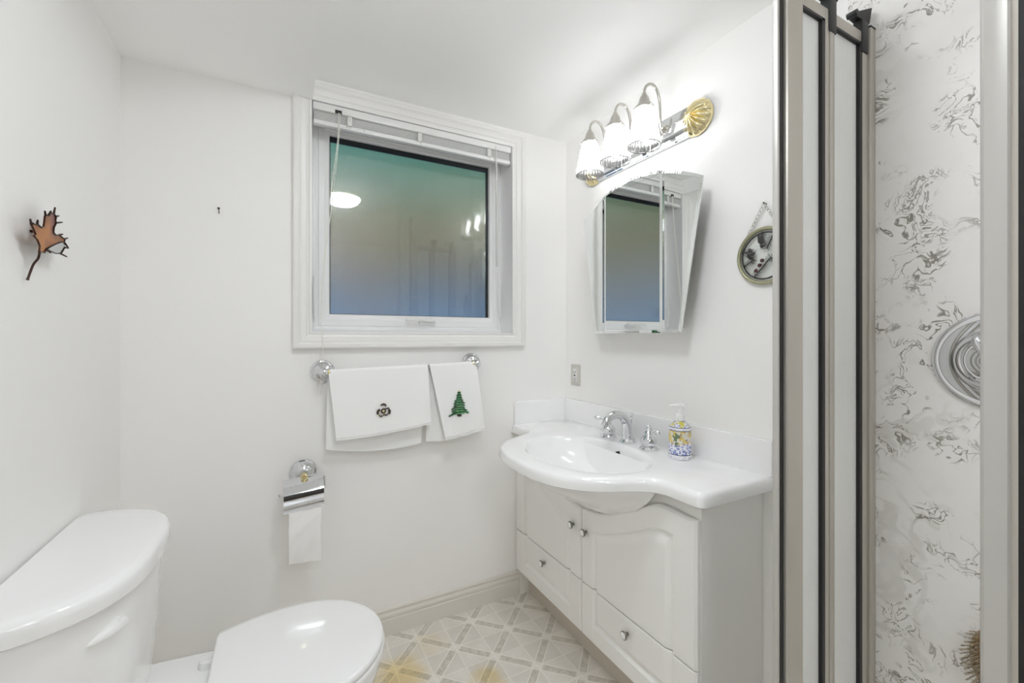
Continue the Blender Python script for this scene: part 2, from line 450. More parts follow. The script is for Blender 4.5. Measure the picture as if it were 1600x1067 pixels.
def sash_ring(ins, y): # ins: fraction outer->glass
    ox0, ox1, oz0, oz1 = WX0+0.034, WX1-0.036, WZ0+0.030, WZ1-0.034
    return [(ox0+(GX0-ox0)*ins, y, oz0+(GZ0-oz0)*ins), (ox1+(GX1-ox1)*ins, y, oz0+(GZ0-oz0)*ins), (ox1+(GX1-ox1)*ins, y, oz1+(GZ1-oz1)*ins), (ox0+(GX0-ox0)*ins, y, oz1+(GZ1-oz1)*ins)]
loft(bm, [sash_ring(*a) for a in ((0, D+0.15), (0, D+0.117), (0.08, D+0.113), (0.55, D+0.113), (0.62, D+0.117), (0.9, D+0.119), (1.0, D+0.124), (1.0, D+0.15))])
obj('sash', bm, M_vinyl, win, smooth=False)
bm = B(); rings = []
for fx0, fx1, fz0, fz1, y in ((-.004, .004, -.004, .004, D+0.148), (-.004, .004, -.004, .004, D+0.139), (.005, -.013, .003, -.024, D+0.139), (.005, -.013, .003, -.024, D+0.148)):
    x0, x1, z0, z1 = GX0+fx0, GX1+fx1, GZ0+fz0, GZ1+fz1
    rings.append([(x0, y, z0), (x1, y, z0), (x1, y, z1), (x0, y, z1)])
rings.append(rings[0]); loft(bm, rings); bmesh.ops.remove_doubles(bm, verts=bm.verts, dist=1e-6)
obj('glass_spacer', bm, M_spacer, win, smooth=False)
bm = B(); box(bm, GX0-0.003, GX1+0.003, D+0.1405, D+0.1445, GZ0-0.003, GZ1+0.003); obj('pane', bm, M_pane, win, smooth=False)
# crank handle at the middle of the bottom rail
ck = B(); box(ck, 0.585, 0.665, D+0.094, D+0.114, 1.360, 1.384, 0.006, 3)
tube(ck, [(0.640, D+0.090, 1.378), (0.60, D+0.082, 1.382), (0.55, D+0.080, 1.383), (0.516, D+0.082, 1.381)], [0.0085, 0.0075, 0.007, 0.009], 10)
sphere(ck, (0.646, D+0.090, 1.383), 0.014, 1, 0.8, 0.9)
obj('crank_handle', ck, M_plast, win)
for x, z0, z1 in ((1.010, 1.40, 1.585), (0.128, 1.372, 1.56)):
    lt = B(); box(lt, x-0.010, x+0.008, D+0.096, D+0.112, z0+0.03, z1-0.02, 0.004)
    tube(lt, [(x, D+0.092, z1), (x-0.003, D+0.086, (z0+z1)/2), (x+0.002, D+0.092, z0)], [0.006, 0.005, 0.006], 8)
    obj('lock_lever', lt, M_vinyl, win)

# blind, raised to the top of the opening
bl = thing('window_blind', 'white mini blind pulled fully up across the top of the window', 'blind', (0.57, D+0.02, 2.17))
bx0, bx1 = WX0+0.007, WX1-0.009
bm = B(); box(bm, bx0, bx1, D-0.008, D+0.028, 2.2265, 2.2565, 0.0025); obj('headrail', bm, M_blind, bl)
for k in range(9):
    bm = B(); loft(bm, [[(x, D+0.0+0.0235*t/6, 2.1925+0.0036*k+0.0016*math.sin(PI*t/6)) for t in range(7)]+[(x, D+0.0+0.0235*t/6, 2.1907+0.0036*k+0.0016*math.sin(PI*t/6)) for t in range(6, -1, -1)] for x in (bx0+0.004, bx1-0.004)], True, True)
    obj('slat', bm, M_blind, bl)
bm = B(); box(bm, bx0+0.002, bx1-0.002, D-0.004, D+0.024, 2.170, 2.1885, 0.004, 3); obj('bottom_rail', bm, M_blind, bl)
for x in (0.255, 0.555, 0.90):
    bm = B(); box(bm, x-0.010, x+0.010, D-0.0115, D-0.0045, 2.184, 2.222, 0.002); tube(bm, [(x-0.004, D-0.0105, 2.228), (x+0.004, D-0.0105, 2.168)], 0.0012, 6)
    obj('ladder_clip', bm, M_clear, bl)
for x in (0.245, 0.315):
    bm = B(); lathe(bm, [(0.0028, 0), (0.0028, 0.002)], (x, D-0.0035, 2.1795), (0, -1, 0), 12); obj('button_plug', bm, M_nickel, bl)
bm = B(); box(bm, 0.198, 0.224, D-0.0105, D-0.007, 2.226, 2.240, 0.001); obj('cord_lock', bm, M_dark, bl)
cl_pts = catmull([(0.211, D-0.012, 2.228), (0.206, D-0.014, 2.10), (0.178, D-0.018, 1.86), (0.156, D-0.026, 1.62), (0.1435, D-0.034, 1.42), (0.150, D-0.036, 1.27), (0.1415, D-0.036, 1.16), (0.139, D-0.034, 1.075)], 8)
bm = B(); tube(bm, cl_pts, 0.0014, 8); obj('lift_cord', bm, M_cord, bl)
cl2 = catmull([(0.2165, D-0.012, 2.228), (0.212, D-0.013, 2.12), (0.187, D-0.016, 1.86), (0.158, D-0.022, 1.62), (0.146, D-0.030, 1.46)], 8)
bm = B(); tube(bm, cl2, 0.0013, 8); obj('lift_cord', bm, M_cord, bl)
bm = B(); tube(bm, [(0.935, D-0.010, 2.240), (0.935, D-0.0125, 2.222), (0.937, D-0.013, 2.19)], 0.0018, 8); tube(bm, [(0.937, D-0.013, 2.195), (0.9405, D-0.012, 1.65)], [0.0035, 0.0045], 6); obj('tilt_wand', bm, M_clear, bl)

# ------------------------------------------------------------------ back-wall fittings
nl = B(); tube(nl, [(-0.2024, D+0.01, 1.757), (-0.2000, D-0.030, 1.770)], 0.0016, 8); lathe(nl, [(0.0042, 0), (0.0042, 0.002)], (-0.2000, D-0.030, 1.770), (0, -1, 0.3), 12)
tag(obj('nail', nl, M_nail), 'small bare dark nail sticking out of the wall left of the window', 'nail')

BARY = D-0.072
tb = thing('towel_bar', 'chrome towel bar with round flanges under the window holding two white towels', 'towel bar', (0.4823, D, 1.167))
PL, PR = (0.1500, 1.160), (0.8060, 1.1765)
for x, z in (PL, PR):
    bm = B(); lathe(bm, [(0.046, 0), (0.047, 0.004), (0.044, 0.008), (0.040, 0.009), (0.0385, 0.012), (0.037, 0.018), (0.028, 0.026), (0.019, 0.030), (0.015, 0.034), (0.0135, 0.046), (0.016, 0.050), (0.0135, 0.053)], (x, D, z), (0, -1, 0), 40)
    sphere(bm, (x, BARY, z), 0.019)
    ps = obj('post', bm, M_chrome, tb)
    s = -1 if x < 0.4 else 1
    bm = B(); lathe(bm, [(0.0115, 0), (0.0125, 0.003), (0.0115, 0.010), (0.009, 0.013)], (x-s*0.014, BARY, z), (-s, 0, 0), 20); obj('collar', bm, M_brass, ps)
bm = B(); tube(bm, [(PL[0]+0.012, BARY, PL[1]), (PR[0]-0.012, BARY, PR[1])], 0.0075, 16); obj('bar', bm, M_chrome, tb)

def towel(name, label, fl, fr, fbl, fbr, bbl, bbr, sag_f, sag_b, fold, seed, nu=70, nv=60):
    """cloth over the bar; corners given as (x, z) on the front and back sheets"""
    rnd = random.Random(seed); ph = [rnd.uniform(0, 6.28) for _ in range(8)]
    t_z = lambda x: PL[1]+(PR[1]-PL[1])*(x-PL[0])/(PR[0]-PL[0])
    rad = 0.0115
    def front(u, v):          # v 0 at bar .. 1 at hem
        x = (fl*(1-u)+fr*u)*(1-v)+(fbl*(1-u)+fbr*u)*0 if False else (fl+(fr-fl)*u)*(1-v)+(fbl[0]+(fbr[0]-fbl[0])*u)*v
        zt = t_z(fl+(fr-fl)*u); zb = fbl[1]+(fbr[1]-fbl[1])*u - sag_f*math.sin(PI*u)**0.8
        z = zt*(1-v)+zb*v
        dp = sum(fold/(k+1)*math.sin((3.1+2.3*k)*2*u+ph[k]+0.9*v*(k % 2)) for k in range(4))*min(1, v*1.8)
        return Vector((x, BARY-rad-0.012*v-dp, z))
    def back(u, v):
        x = (fl+(fr-fl)*u)*(1-v)+(bbl[0]+(bbr[0]-bbl[0])*u)*v
        zt = t_z(fl+(fr-fl)*u); zb = bbl[1]+(bbr[1]-bbl[1])*u - sag_b*math.sin(PI*u)**0.8
        dp = sum(fold*0.5/(k+1)*math.sin((2.7+2.1*k)*2*u+ph[k+3]) for k in range(3))*min(1, v*1.8)
        return Vector((x, BARY+rad+0.014*v+dp, zt*(1-v)+zb*v))
    rows = [[back(i/nu, 1-j/nv) for i in range(nu+1)] for j in range(nv+1)]
    for a in range(1, 8):
        t = PI*a/8
        rows.append([Vector((fl+(fr-fl)*i/nu, BARY+rad*math.cos(t), t_z(fl+(fr-fl)*i/nu)+rad*math.sin(t))) for i in range(nu+1)])
    rows += [[front(i/nu, j/nv) for i in range(nu+1)] for j in range(nv+1)]
    bm = B(); loft(bm, rows, closed=False)
    solid(bm, 0.0032)
    o = obj(name, bm, M_towel); tag(o, label, 'towel')
    # raised hem along the front edge
    bm = B(); tube(bm, [front(i/nu, 0.955) + Vector((0, -0.0035, 0)) for i in range(nu+1)], 0.0016, 6, flat=0.7); obj('hem_stitching', bm, M_towel, o)
    return o, front
def stitch(bm, front, pts, r):
    tube(bm, [front(u, v)+Vector((0, -0.0042, 0)) for u, v in pts], r, 6)
t1, f1 = towel('hand_towel', 'wide white towel with a small brown flower motif on the left of the bar', 0.166, 0.568, (0.194, 0.892), (0.579, 0.924), (0.159, 0.852), (0.548, 0.832), 0.010, 0.020, 0.0022, 3)
def from_xz(front, x, z):
    u, v = 0.5, 0.5
    for _ in range(30):
        p = front(u, v); du = (front(u+1e-3, v)-p)/1e-3; dv = (front(u, v+1e-3)-p)/1e-3
        a, b, c_, d = du.x, dv.x, du.z, dv.z; det = a*d-b*c_
        ex, ez = x-p.x, z-p.z
        u += (d*ex-b*ez)/det; v += (a*ez-c_*ex)/det
    return u, v
def motif(front, ox, oz, strokes, sc, name, m, parent, r):
    bm = B()
    for st in strokes:
        stitch(bm, front, [from_xz(front, ox+sc*a, oz+sc*b) for a, b in st], r)
    return obj(name, bm, m, parent)
arc = lambda cx, cy, r, a0, a1, n=8: [(cx+r*math.cos(math.radians(a0+(a1-a0)*i/n)), cy+r*math.sin(math.radians(a0+(a1-a0)*i/n))) for i in range(n+1)]
motif(f1, 0.376, 0.995, [arc(0.0, 0.75, 0.55, 20, 150), arc(0.05, 0.75, 0.40, 10, 120), arc(-0.65, -0.25, 0.55, 90, 220), arc(-0.65, -0.3, 0.38, 80, 230), arc(0.75, -0.25, 0.55, -60, 60), arc(0.72, -0.3, 0.36, -70, 60), arc(0.0, -0.05, 0.38, 0, 360, 16), [(0.35, 0.35), (1.1, 0.42)], arc(-0.45, -0.75, 0.3, 180, 320), [(-0.1, -0.8), (0.1, -0.85)], arc(0.5, -0.6, 0.3, 200, 330)], 0.0215, 'flower_embroidery', M_brown, t1, 0.0030)
motif(f1, 0.376, 0.995, [arc(0.0, -0.05, 0.2, 0, 360, 10), arc(-0.7, -0.75, 0.25, 180, 330), arc(0.25, -0.85, 0.3, 60, 150)], 0.0215, 'gold_stitching', M_gold, t1, 0.0016)
t2, f2 = towel('hand_towel', 'narrow white towel embroidered with a green tree at the right end of the bar', 0.578, 0.800, (0.648, 0.842), (0.836, 0.874), (0.570, 0.838), (0.796, 0.832), 0.004, 0.006, 0.0048, 11, nu=56)
tree = []
for k in range(9):
    y = 1.0-0.215*k; wd = 0.10+0.082*k
    jl, jr = 1+0.16*math.sin(2.3*k), 1+0.16*math.sin(1.7*k+1)
    tree.append([(-wd*jl, y-0.10-0.014*k), (-wd*0.4, y+0.02), (0.02, y-0.02), (wd*0.5, y+0.03), (wd*jr, y-0.07-0.010*k)])
    tree.append([(-wd*0.55, y-0.15), (0.0, y-0.10), (wd*0.6, y-0.12)])
tree.append([(-0.95, -1.02), (-0.55, -0.90), (-0.2, -0.80)]); tree.append([(0.3, -0.78), (0.6, -0.72), (0.9, -0.74)])
motif(f2, 0.7105, 1.000, tree[0::2], 0.0515, 'tree_embroidery', M_green, t2, 0.0034)
motif(f2, 0.7105, 0.9985, tree[1::2], 0.0515, 'tree_highlights', M_green2, t2, 0.0022)
for st_ in ([(-0.02, 1.2), (0.0, 1.05)], [(-0.05, -0.2), (0.08, -0.3)], [(0.1, 0.35), (0.17, 0.30)], [(0.25, -0.45), (0.32, -0.5)], [(-0.25, -0.55), (-0.18, -0.6)]):
    motif(f2, 0.7105, 1.000, [st_], 0.0515, 'gold_stitching', M_gold, t2, 0.0024)
motif(f2, 0.7105, 1.000, [[(-0.16, -1.02), (0.0, -1.08), (0.2, -1.04)], [(-0.16, -0.96), (0.2, -0.97)]], 0.0515, 'trunk_embroidery', M_brown, t2, 0.0030)

# toilet paper holder
tp = thing('toilet_paper_holder', 'chrome toilet paper holder with a curved cover and brass collar left below the towels', 'paper holder', (0.08, D, 0.76))
bm = B(); lathe(bm, [(0.048, 0), (0.049, 0.004), (0.046, 0.008), (0.042, 0.009), (0.040, 0.012), (0.038, 0.018), (0.029, 0.027), (0.020, 0.032), (0.015, 0.036), (0.0125, 0.060)], (0.080, D, 0.762), (0, -1, 0), 40); obj('flange', bm, M_chrome, tp)
bm = B(); lathe(bm, [(0.0115, 0), (0.0135, 0.003), (0.0135, 0.012), (0.011, 0.015), (0.013, 0.018), (0.013, 0.026), (0.009, 0.030)], (0.080, D-0.060, 0.762), (0, -1, 0), 24); obj('collar', bm, M_brass, tp)
bm = B(); tube(bm, [(0.092, D-0.068, 0.757), (0.140, D-0.068, 0.757), (0.152, D-0.068, 0.748), (0.153, D-0.068, 0.72), (0.153, D-0.068, 0.706), (0.148, D-0.068, 0.700), (0.005, D-0.068, 0.694), (-0.004, D-0.068, 0.695), (-0.006, D-0.072, 0.703)], 0.0035, 10); obj('roll_arm', bm, M_chrome, tp)
cov = []
for x, dz in ((0.0095, -0.008), (0.147, 0.004)):
    arcp = [(D-0.060-0.012*math.sin(0.0), 0.760)]
    for k in range(17):
        t = math.radians(78-95*k/16); arcp.append((D-0.068-0.0535*math.cos(t), 0.697+0.0555*math.sin(t)))
    arcp += [(D-0.1215, 0.668), (D-0.1205, 0.652)]
    cov.append([(x, y, z+dz) for y, z in arcp])
bm = B(); loft(bm, [[Vector(a)*(1-t)+Vector(b)*t for a, b in zip(*cov)] for t in [i/10 for i in range(11)]], closed=False)
solid(bm, 0.0016); obj('cover', bm, M_chrome, tp)
tr_ = thing('toilet_paper_roll', 'white toilet paper roll with a loose sheet hanging from the chrome holder', 'toilet paper', (0.081, D-0.068, 0.697))
bm = B(); lathe(bm, [(0.019, -0.055), (0.0455, -0.055), (0.047, -0.053), (0.047, 0.053), (0.0455, 0.055), (0.019, 0.055)], (0.081, D-0.068, 0.697), (1, 0, 0), 40, False, False); obj('roll', bm, M_paper, tr_)
bm = B(); rows = []
for j in range(25):
    v = j/24; z = 0.690-0.237*v
    rows.append([(0.0265+0.109*i/16+0.001*math.sin(9*v), D-0.068-0.0480-0.006*v*(1-v)*4+0.0022*math.sin(0.7*i+7*v)*v+0.0016*math.sin(19*v+0.4*i), z-0.008*v*(i/16)) for i in range(17)])
loft(bm, rows, closed=False); solid(bm, 0.0008); obj('hanging_sheet', bm, M_paper, tr_)

# ------------------------------------------------------------------ leaf on the left wall
lf = thing('leaf_ornament', 'small copper and silver metal leaf hung on the wall left above the toilet', 'ornament', (L, 1.33, 1.51))
leaf = [(1.303, 1.482), (1.282, 1.481), (1.284, 1.493), (1.274, 1.504), (1.259, 1.51), (1.267, 1.514), (1.259, 1.523), (1.251, 1.53), (1.256, 1.535), (1.265, 1.534), (1.274, 1.537), (1.284, 1.535), (1.29, 1.533), (1.299, 1.538), (1.303, 1.551), (1.305, 1.562), (1.311, 1.566), (1.321, 1.566), (1.332, 1.576), (1.341, 1.576), (1.349, 1.576), (1.355, 1.572), (1.352, 1.563), (1.357, 1.56), (1.345, 1.546), (1.343, 1.535), (1.352, 1.531), (1.372, 1.535), (1.384, 1.532), (1.397, 1.53), (1.394, 1.522), (1.382, 1.521), (1.352, 1.51), (1.325, 1.498), (1.309, 1.49)]
silv = [(1.314, 1.492), (1.325, 1.498), (1.352, 1.51), (1.382, 1.521), (1.394, 1.522), (1.399, 1.512), (1.379, 1.493), (1.352, 1.489), (1.327, 1.49)]
tips = [((1.251, 1.531), (1.242, 1.54)), ((1.274, 1.537), (1.272, 1.546)), ((1.309, 1.565), (1.301, 1.572)), ((1.321, 1.567), (1.328, 1.579)), ((1.345, 1.575), (1.346, 1.592)), ((1.352, 1.572), (1.363, 1.577)), ((1.352, 1.558), (1.379, 1.566)), ((1.372, 1.535), (1.382, 1.539)), ((1.394, 1.53), (1.407, 1.535)), ((1.397, 1.522), (1.41, 1.513)), ((1.399, 1.511), (1.411, 1.512)), ((1.376, 1.493), (1.402, 1.49)), ((1.311, 1.49), (1.326, 1.486)), ((1.282, 1.481), (1.281, 1.475))]
ldep = lambda y, z: L+0.030+0.02*(y-1.335)
def leaf_mesh(poly, name, m):
    bm = B(); prism(bm, poly, lambda p, d: (ldep(*p)-d, p[0], p[1]), 0.0018)
    return obj(name, bm, m, lf, angle=60)
leaf_mesh(leaf, 'copper_blade', M_copper); leaf_mesh(silv, 'silver_blade', M_silver)
bm = B(); P = [(ldep(y, z)+0.0005, y, z) for y, z in leaf]; tube(bm, P, 0.0016, 6, closed=True)
for a, b in tips: tube(bm, [(ldep(*a), *a), (ldep(*b)+0.002, *b)], [0.0024, 0.0016], 6)
tube(bm, [(ldep(y, z)+0.0005, y, z) for y, z in silv[5:]+silv[:1]], 0.0014, 6)
obj('burnt_edge', bm, M_leafrim, lf)
bm = B(); tube(bm, catmull([(L+0.022, 1.306, 1.492), (L+0.020, 1.304, 1.470), (L+0.014, 1.298, 1.453), (L+0.010, 1.286, 1.420)], 6), [0.0022]*18+[0.003], 8); obj('stem', bm, M_leafrim, lf)
bm = B(); tube(bm, [(L, 1.325, 1.53), (L+0.024, 1.325, 1.53)], 0.003, 8); obj('hanger_pin', bm, M_leafrim, lf)

# ------------------------------------------------------------------ toilet
TCY, SCY = 1.312, 1.348
to = thing('toilet', 'white two-piece toilet with closed lid beside the left wall', 'toilet', (-0.15, 1.33, 0))
def tank_ring(z, ins=0.0, hw=0.292, dep=0.212, back=-0.474, n=44):
    pts = []
    h, dp = hw-ins, dep-ins
    xb = -0.462
    for i in range(n+1):
        t = PI*i/n; c_, s_ = math.cos(t), math.sin(t)
        yy = h*(abs(c_)**0.55)*(1 if c_ >= 0 else -1)
        xx = xb+dp*(max(0.0, 1-(abs(yy)/h)**3.0))**0.46
        pts.append((xx, TCY-yy, z))
    pts += [(back+0.004, TCY+h*0.985, z), (back, TCY+h*0.95, z), (back, TCY, z), (back, TCY-h*0.95, z), (back+0.004, TCY-h*0.985, z)]
    return pts
bm = B(); loft(bm, [tank_ring(*a) for a in ((0.779, 0.012), (0.778, 0.004), (0.781, 0.0), (0.800, -0.001), (0.809, 0.0), (0.815, 0.004), (0.819, 0.011), (0.8212, 0.024), (0.8225, 0.06), (0.823, 0.12))], True, True); obj('tank_lid', bm, M_porc, to, angle=50)
bm = B(); loft(bm, [tank_ring(0.782, 0.016), tank_ring(0.74, 0.017), tank_ring(0.60, 0.024), tank_ring(0.47, 0.034), tank_ring(0.425, 0.042), tank_ring(0.405, 0.060), tank_ring(0.395, 0.09)], True, True); obj('tank', bm, M_porc, to, angle=50)
lv = B(); lev = [(-0.342, 1.098, 0.7085), (-0.324, 1.108, 0.7125), (-0.304, 1.125, 0.7195), (-0.287, 1.146, 0.7265), (-0.277, 1.166, 0.7295)]
tube(lv, [Vector((-0.300, 1.122, 0.7235))+(p-Vector((-0.300, 1.126, 0.7180)))*0.74 for p in catmull([(-0.338, 1.092, 0.712), (-0.318, 1.104, 0.714), (-0.298, 1.122, 0.7175), (-0.282, 1.142, 0.7215), (-0.270, 1.164, 0.724)], 5)], [0.004, 0.006, 0.008, 0.0095, 0.0105, 0.011, 0.0115, 0.012, 0.0125, 0.013, 0.013, 0.013, 0.013, 0.013, 0.013, 0.013, 0.0128, 0.012, 0.0105, 0.008, 0.003], 14, flat=0.5)
tube(lv, [(-0.310, 1.142, 0.726), (-0.282, 1.140, 0.726)], [0.013, 0.010], 14)
obj('flush_lever', lv, M_plast, to)
def seat_ring(z, ins=0.0, n=60, rear=-0.160, hw=0.2215, front=0.272):
    cx = 0.03; pts = []
    m = n//4
    fr = []
    for i in range(n+1):
        t = -PI/2+PI*i/n
        fr.append((cx+(front-cx-ins)*math.cos(t)**0.92 if math.cos(t) > 0 else cx, SCY+(hw-ins)*math.sin(t), z))
    side = []
    for i in range(1, m+1):
        q = i/m; x = cx+(rear+ins*0.3-cx)*q; wd = hw-ins-0.044*q*q
        side.append((x, wd))
    pts = fr + [(x, SCY+wd, z) for x, wd in side] + [(rear+ins*0.3-0.004, SCY+side[-1][1]*f, z) for f in (0.9, 0.5, 0, -0.5, -0.9)] + [(x, SCY-wd, z) for x, wd in reversed(side)]
    return pts
bm = B(); loft(bm, [seat_ring(*a) for a in ((0.4215, 0.012), (0.4175, 0.004), (0.420, 0.001), (0.428, 0.0), (0.433, 0.003), (0.4365, 0.009), (0.4385, 0.025), (0.4395, 0.07), (0.440, 0.13))], True, True); obj('seat_lid', bm, M_porc, to, angle=50)
bm = B(); loft(bm, [seat_ring(*a) for a in ((0.393, 0.010), (0.393, 0.003), (0.398, -0.003), (0.410, -0.003), (0.4145, 0.001), (0.4155, 0.010), (0.4155, 0.08), (0.393, 0.08), (0.393, 0.010))]); obj('seat', bm, M_plast, to, angle=50)
bm = B()
def bowl_ring(z, ins, sx=1.0, dx=0.0):
    return [(dx+0.03+(x-0.03)*sx, SCY+(y-SCY), z) for x, y, _ in seat_ring(z, ins)]
loft(bm, [bowl_ring(0.391, 0.075), bowl_ring(0.391, 0.018), bowl_ring(0.387, 0.009), bowl_ring(0.365, 0.007), bowl_ring(0.33, 0.018), bowl_ring(0.27, 0.055, 0.95, -0.01), bowl_ring(0.20, 0.095, 0.86, -0.03), bowl_ring(0.12, 0.115, 0.84, -0.04), bowl_ring(0.05, 0.112, 0.86, -0.04), bowl_ring(0.012, 0.100, 0.9, -0.04), bowl_ring(0.0, 0.098, 0.9, -0.04)], True, True)
obj('bowl', bm, M_porc, to, angle=50)
bm = B(); loft(bm, [[(x, SCY+s*wd, z) for x, wd, s in [(-0.455, 0.175, -1), (-0.30, 0.185, -1), (-0.14, 0.165, -1), (-0.10, 0.15, -1), (-0.10, 0.15, 1), (-0.14, 0.165, 1), (-0.30, 0.185, 1), (-0.455, 0.175, 1)] for wd in [wd-i]] for z, i in ((0.20, 0.09), (0.30, 0.045), (0.36, 0.010), (0.383, 0.0), (0.392, 0.004), (0.395, 0.012))], True, True); obj('bowl_deck', bm, M_porc, to, angle=50)
for s in (-1, 1):
    bm = B(); lathe(bm, [(0.017, 0), (0.018, 0.004), (0.017, 0.020), (0.013, 0.024)], (-0.180, SCY+s*0.095, 0.3945), (0, 0, 1), 20); box(bm, -0.182, -0.146, SCY+s*0.095-0.016, SCY+s*0.095+0.016, 0.405, 0.417, 0.004); obj('seat_hinge', bm, M_plast, to)

# ------------------------------------------------------------------ vanity cabinet
VY0, VY1, VXF = 0.842, D-0.003, 1.050                # near end, far end, door face
va = thing('vanity_cabinet', 'white vanity cabinet with arched raised-panel doors under the sink', 'cabinet', (1.2, 1.385, 0))
bm = B()
CX = VXF+0.020                                         # carcass front
box(bm, CX, R-0.001, VY0, VY0+0.016, 0.0, 0.820); box(bm, CX, R-0.001, VY1-0.016, VY1, 0.0, 0.820)
box(bm, CX, R-0.001, VY0+0.016, VY1-0.016, 0.120, 0.136); box(bm, R-0.010, R-0.001, VY0+0.016, VY1-0.016, 0.136, 0.820)
obj('carcass', bm, M_cab, va, smooth=False)
bm = B(); box(bm, 1.120, 1.134, VY0+0.016, VY1-0.016, 0.0, 0.121); obj('toe_kick', bm, M_kick, va, smooth=False)
YM = 1.3855
tq = [(0.0, 0.618), (0.07, 0.626), (0.145, 0.648), (0.21, 0.678), (0.28, 0.710), (0.33, 0.737), (0.362, 0.757), (0.385, 0.769), (0.405, 0.7735), (0.45, 0.7725), (0.55, 0.768)]
def door_top(y):
    d = abs(y-YM); return float(np.interp(d, [a for a, _ in tq], [b for _, b in tq]))
tys = np.linspace(0, 0.55, 111); tzs = np.array([np.interp(d, [a for a, _ in tq], [b for _, b in tq]) for d in tys])
ker = np.ones(9)/9; tz_s = np.convolve(np.pad(tzs, 4, 'edge'), ker, 'valid')
def door_top(y): return float(np.interp(abs(y-YM), tys, tz_s))
# apron rail behind the doors, dipping with the basin
bm = B(); ys = np.linspace(VY0+0.016, VY1-0.016, 60)
rings = [[(CX+0.002, y, 0.55), (CX+0.002, y, min(0.82, door_top(y)+0.035)), (CX+0.014, y, min(0.82, door_top(y)+0.035)), (CX+0.014, y, 0.55)] for y in ys]
loft(bm, rings, True, True); obj('apron_rail', bm, M_cab, va, smooth=False)
ZB, ZG = 0.128, 0.335
def front_panel(name, ya, yb, door):
    pa, pb = (ya+0.082, yb-0.066) if yb <= YM else (ya+0.066, yb-0.082)
    def depth(y, z):
        e = min(y-ya, yb-y, (door_top(y)-z) if door else 9, (z-ZB) if not door else 9)
        d = min(y-pa, pb-y, z-(ZB+0.062), (door_top(y)-0.072-z)*0.85)
        g_ = 0.0
        if 0 < d < 0.034:
            if d < 0.008: g_ = 0.0115*(d/0.008)
            elif d < 0.014: g_ = 0.0115
            else: g_ = 0.0115*(1-(d-0.014)/0.020)+0.0008*((d-0.014)/0.020)
        elif d >= 0.034: g_ = 0.0008
        if e < 0.010: g_ += 0.0055*(1-(max(e, 0)/0.010))**2 + (0.0015 if e < 0.0055 else 0)
        ec = abs(z-ZG)-0.0022
        if ec < 0.004: g_ += 0.0016*(1-max(0, ec)/0.004)
        return g_
    fine = [0, 0.001, 0.003, 0.0055, 0.0058, 0.008, 0.010]
    yl = sorted(set([ya+a for a in fine]+[yb-a for a in fine]+[pa+a for a in (0, 0.004, 0.008, 0.011, 0.014, 0.019, 0.024, 0.029, 0.034)]+[pb-a for a in (0, 0.004, 0.008, 0.011, 0.014, 0.019, 0.024, 0.029, 0.034)]+[ya+(yb-ya)*k/44 for k in range(45)]))
    grid = []
    if door:
        offs = sorted(set(fine+[0.02, 0.03, 0.045, 0.06, 0.068]+[0.072+a/0.85 for a in (0, 0.004, 0.008, 0.011, 0.014, 0.019, 0.024, 0.029, 0.034)]+[0.125, 0.14]))
        nb = 14
        for o_ in offs: grid.append(lambda y, o_=o_: door_top(y)-o_)
        for k in range(1, nb+1):
            grid.append(lambda y, k=k: (door_top(y)-0.14)+(ZG+0.0022+0.006-(door_top(y)-0.14))*k/nb)
        for a in (0.004, 0.002, 0.0): grid.append(lambda y, a=a: ZG+0.0022+a)
    else:
        zl = sorted(set([ZB+a for a in fine]+[ZB+0.062+a for a in (0, 0.004, 0.008, 0.011, 0.014, 0.019, 0.024, 0.029, 0.034)]+[ZB+0.03, ZB+0.12, ZB+0.15, ZB+0.175]+[ZG-0.0022-a for a in (0.006, 0.004, 0.002, 0)]), reverse=True)
        for z in zl: grid.append(lambda y, z=z: z)
    bm = B()
    rows = [[Vector((VXF+depth(y, f(y)), y, f(y))) for y in yl] for f in grid]
    vr = loft(bm, rows, closed=False)
    # sides and back
    loop = vr[0]+[r[-1] for r in vr[1:]]+list(reversed(vr[-1][:-1]))+[r[0] for r in reversed(vr[1:-1])]
    bk = [bm.verts.new((CX-0.0005, v.co.y, v.co.z)) for v in loop]
    for i in range(len(loop)):
        j = (i+1) % len(loop); bm.faces.new((loop[i], loop[j], bk[j], bk[i]))
    return obj(name, bm, M_cab, va, angle=28)
def knob(y, z, par):
    bm = B(); lathe(bm, [(0.006, 0), (0.0055, 0.010), (0.007, 0.013), (0.0135, 0.015), (0.0145, 0.017), (0.0145, 0.020), (0.0135, 0.022)], (VXF+0.001, y, z), (-1, 0, 0), 28)
    k = obj('knob', bm, M_knob, par)
    bm = B(); lathe(bm, [(0.0115, 0), (0.0115, 0.0012), (0.0095, 0.0028), (0.004, 0.0034)], (VXF+0.001-0.022, y, z), (-1, 0, 0), 24); obj('knob_inset', bm, M_porc, k)
    return k
for ya, yb, yk, yd in ((VY0+0.002, YM-0.0024, 1.350, 1.122), (YM+0.0024, VY1-0.004, 1.432, 1.655)):
    d_ = front_panel('door', ya, yb, True); knob(yk, 0.541, d_)
    d_ = front_panel('drawer', ya, yb, False); knob(yd, 0.281, d_)

